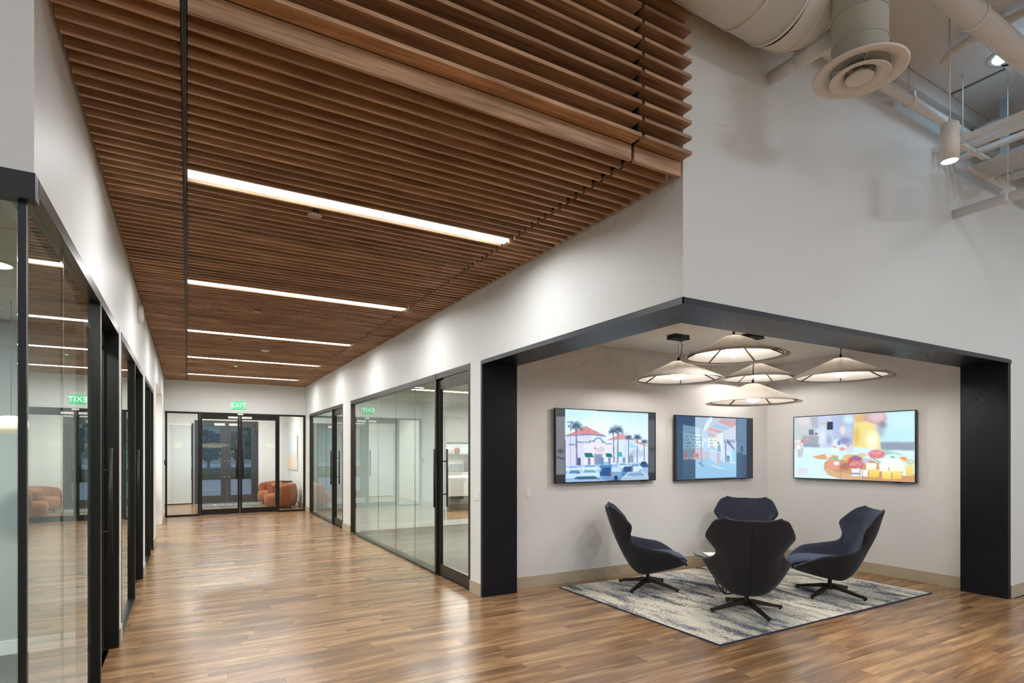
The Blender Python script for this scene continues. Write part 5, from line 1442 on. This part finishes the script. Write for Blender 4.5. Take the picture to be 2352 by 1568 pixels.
# kitchen beyond the near office
t = empty('kitchen_island', (7.6, 14.9, 0)); tag(t, 'white topped kitchen island with dark base beyond the office', 'island')
MB().box(-1.35, 1.8, -0.45, 0.45, 0.10, 0.42).build('base_cabinet', 'navy_cab', t)
MB().box(-1.42, 1.9, -0.60, 0.55, 0.42, 0.94).build('waterfall_panel', 'counter_white', t, bevel=0.01)
MB().box(-1.28, 1.72, -0.40, 0.40, 0.0, 0.10).build('plinth', 'black', t)
t = empty('back_counter', (8.4, 18.9, 0)); tag(t, 'pale back counter run in the kitchen', 'counter')
MB().box(-2.2, 2.2, -0.3, 0.39, 0.1, 0.88).build('cabinet_body', 'counter_white', t); MB().box(-2.22, 2.22, -0.32, 0.39, 0.88, 0.92).build('worktop', 'counter_white', t)
MB().box(-2.2, 2.2, -0.25, 0.39, 0, 0.1).build('plinth', 'black', t)
for (z, lab) in ((1.92, 'upper dark kitchen wall shelf with a light strip'), (1.48, 'lower dark kitchen wall shelf with small pots')):
    t = tag(MB().box(7.3, 10.6, 18.95, 19.29, z, z+0.09).build('wall_shelf', 'grey_shelf'), lab, 'shelf')
    if z > 1.9: MB().box(7.5, 10.4, 19.1, 19.16, z-0.012, z).build('light_strip', 'shelf_led', t)
mat('pot_red', lin(190, 120, 104), 0.6); mat('pot_blue', lin(96, 104, 150), 0.6)
for (x, m_, r, h_, lab) in ((7.75, 'pot_red', 0.07, 0.12, 'small reddish pot on the lower kitchen shelf'), (8.3, 'counter_white', 0.12, 0.2, 'white canister on the lower kitchen shelf'), (8.62, 'orange', 0.1, 0.24, 'orange jar on the lower kitchen shelf')):
    t = tag(MB().lathe([(r*0.7, 0), (r, h_*0.3), (r, h_*0.8), (r*0.7, h_)], 16).build('jar', m_, loc=(x, 19.1, 1.57)), lab, 'jar', 'jars on the kitchen shelf')
for (x, lab) in ((7.55, 'dark boxed appliance on the kitchen counter, left one'), (9.1, 'dark boxed appliance on the kitchen counter, right one')):
    t = empty('counter_appliance', (x, 18.95, 0.92)); tag(t, lab, 'appliance')
    MB().box(-0.2, 0.2, -0.18, 0.2, 0, 0.42).build('body', 'grey_shelf', t, bevel=0.01); MB().box(-0.15, 0.15, -0.19, -0.18, 0.22, 0.36).build('window_panel', 'black', t)
# desk in far office
t = empty('office_desk', (4.3, 15.6, 0)); tag(t, 'white desk inside the far right office', 'desk')
MB().box(-0.6, 0.6, -0.35, 0.35, 0.70, 0.735).build('top', 'counter_white', t)
for sx in (-0.56, 0.56):
    for sy in (-0.31, 0.31): MB().box(sx-0.02, sx+0.02, sy-0.02, sy+0.02, 0, 0.70).build('leg', 'black', t)

# vestibule: armchairs, picture, mat, side table
def tub_chair(x, y, face, lab):
    t = empty('tub_armchair', (x, y, 0), math.radians(face)); tag(t, lab, 'armchair', 'orange tub armchairs in the vestibule')
    # curved back/arm shell as a swept arc open to +x
    rows = []
    n = 33; R0, R1 = 0.30, 0.45
    for k in range(n):
        a = math.radians(52 + (360-104)*k/(n-1))
        hgt = 0.68 + 0.04*math.cos(a-math.pi)
        prof = [(R1-0.06, 0.05), (R1-0.01, 0.14), (R1+0.02, 0.34), (R1, 0.54), (R1-0.03, hgt-0.05), (R1-0.06, hgt-0.01), (R1-0.10, hgt), (R0+0.03, hgt-0.02), (R0, hgt-0.06), (R0, 0.30), (R0, 0.05)]
        rows.append([(r*math.cos(a), r*math.sin(a)*1.02, z) for r, z in prof])
    mb = MB(); mb.grid(rows, True, True)
    m_ = len(rows[0]); mb.f.append(tuple(range(m_))); mb.sm.append(False)
    e = (n-1)*m_; mb.f.append(tuple(e+j for j in range(m_-1, -1, -1))); mb.sm.append(False)
    mb.build('shell', 'orange', t)
    MB().lathe([(0.02, 0.06), (0.33, 0.06), (0.36, 0.12), (0.37, 0.28), (0.34, 0.38), (0.25, 0.415), (0.02, 0.42)], 40, (0.10, 0, 0)).build('seat_cushion', 'orange', t)
    for a in (45, 135, 225, 315):
        MB().lathe([(0.02, 0.0), (0.025, 0.05)], 10, (0.28*math.cos(math.radians(a)), 0.28*math.sin(math.radians(a)), 0)).build('foot', 'black', t)
tub_chair(2.42, 18.05, 188, 'orange tub armchair nearer the glass, beside the right sidelight')
tub_chair(2.40, 19.75, 205, 'orange tub armchair farther back, partly hidden by the nearer one')
t = empty('side_table', (2.70, 18.92, 0)); tag(t, 'small black side table between the orange armchairs', 'table')
MB().lathe([(0.17, 0.70), (0.17, 0.74)], 28).build('top', 'black', t); MB().lathe([(0.02, 0.02), (0.02, 0.70)], 12).build('stem', 'black', t); MB().lathe([(0.15, 0), (0.15, 0.015), (0.02, 0.03)], 24).build('base', 'black', t)
t = empty('framed_picture', (2.96, 19.4, 1.62)); tag(t, 'large pale abstract picture on the vestibule wall', 'picture')
MB().box(-0.035, 0, -1.0, 1.0, -0.54, 0.54).build('frame', 'art_frame', t, bevel=0.004)
mat('art_canvas', lin(206, 212, 216), 0.8, noise=0.08, nscale=2.5)
mat('art_peach', lin(226, 206, 190), 0.8, noise=0.06, nscale=3)
MB().box(-0.037, -0.035, -0.95, 0.95, -0.12, 0.49).build('canvas', 'art_canvas', t); MB().box(-0.037, -0.035, -0.95, 0.95, -0.49, -0.12).build('canvas_field', 'art_peach', t)
t = empty('door_mat', (1.10, 19.72, 0)); tag(t, 'grey lettered entrance mat with a ring emblem inside the outer doors', 'mat')
MB().box(-0.88, 0.86, -0.72, 0.72, 0.0, 0.010).build('pile', 'mat_grey', t)
mat('mat_text', lin(200, 208, 206), 0.9)
text_mesh('lettering', 'Ovation', 0.44, 'mat_text', t, (0.30, 0.05, 0.0106), (0, 0, 0), 0.0005)
MB().lathe([(0.20, 0.0105), (0.235, 0.0105), (0.235, 0.0112), (0.20, 0.0112)], 40, (-0.56, 0.05, 0), closed=True).build('emblem_ring', 'mat_text', t)

# outside
struct('ground_outside', MB().box(-60, 60, YV+0.2, 96, -0.3, -0.02), 'pavement', 'pale pavement outside the entrance')
def tree(x, y, s, m_, lab):
    t = empty('tree', (x, y, -0.02)); tag(t, lab, 'tree', 'trees outside the entrance')
    MB().tube([(0, 0, 0), (0.05, 0, 1.1*s), (0, 0.05, 2.2*s)], [0.13*s, 0.10*s, 0.07*s], 8).build('trunk', 'bark', t)
    mb = MB()
    for k in range(130):
        a = random.random()*6.28; q = random.random(); zz = (1.3+q*2.3)*s; rr = math.sqrt(random.random())*(0.45+0.75*math.sin(math.pi*min(1, q*0.85+0.1)))*s
        mb.sphere((rr*math.cos(a), rr*math.sin(a), zz), (0.10+0.13*random.random())*s, 7, 4)
    mb.build('crown', m_, t)
labs = ['dark tree outside, seen low in the left outer door', 'bushy tree outside, between the outer door panes', 'bluish tree outside, right of centre', 'tall tree far outside, leftmost', 'tree far outside on the right', 'tree far outside in the middle']
for i, (x, y, s, m_) in enumerate(((-0.9, 46, 0.95, 'leaf_blue'), (1.3, 47, 0.9, 'leaf_blue'), (3.4, 45, 0.95, 'leaf'), (-2.4, 52, 1.15, 'leaf'), (0.5, 54, 1.15, 'leaf_blue'), (4.9, 53, 1.1, 'leaf_blue'))):
    tree(x, y, s, m_, labs[i])
mat('hill_green', lin(120, 138, 128), 0.95, noise=0.25, nscale=0.4)
hm = []
for i in range(3):
    hm.append([(x, 95+i*14, -0.3 if i == 0 else (6.5 if i == 1 else 15)+2.0*math.sin(x*0.07+i)+1.2*math.sin(x*0.19)) for x in range(-90, 100, 6)])
mbh = MB(); mbh.grid(hm); struct('hill_outside', mbh, 'hill_green', 'hazy green hillside far outside the entrance')
t = tag(MB().box(-12, 14, 39.2, 40.2, -0.02, 0.7).build('hedge', 'leaf', bevel=0.1), 'low clipped hedge across the parking area outside', 'hedge')
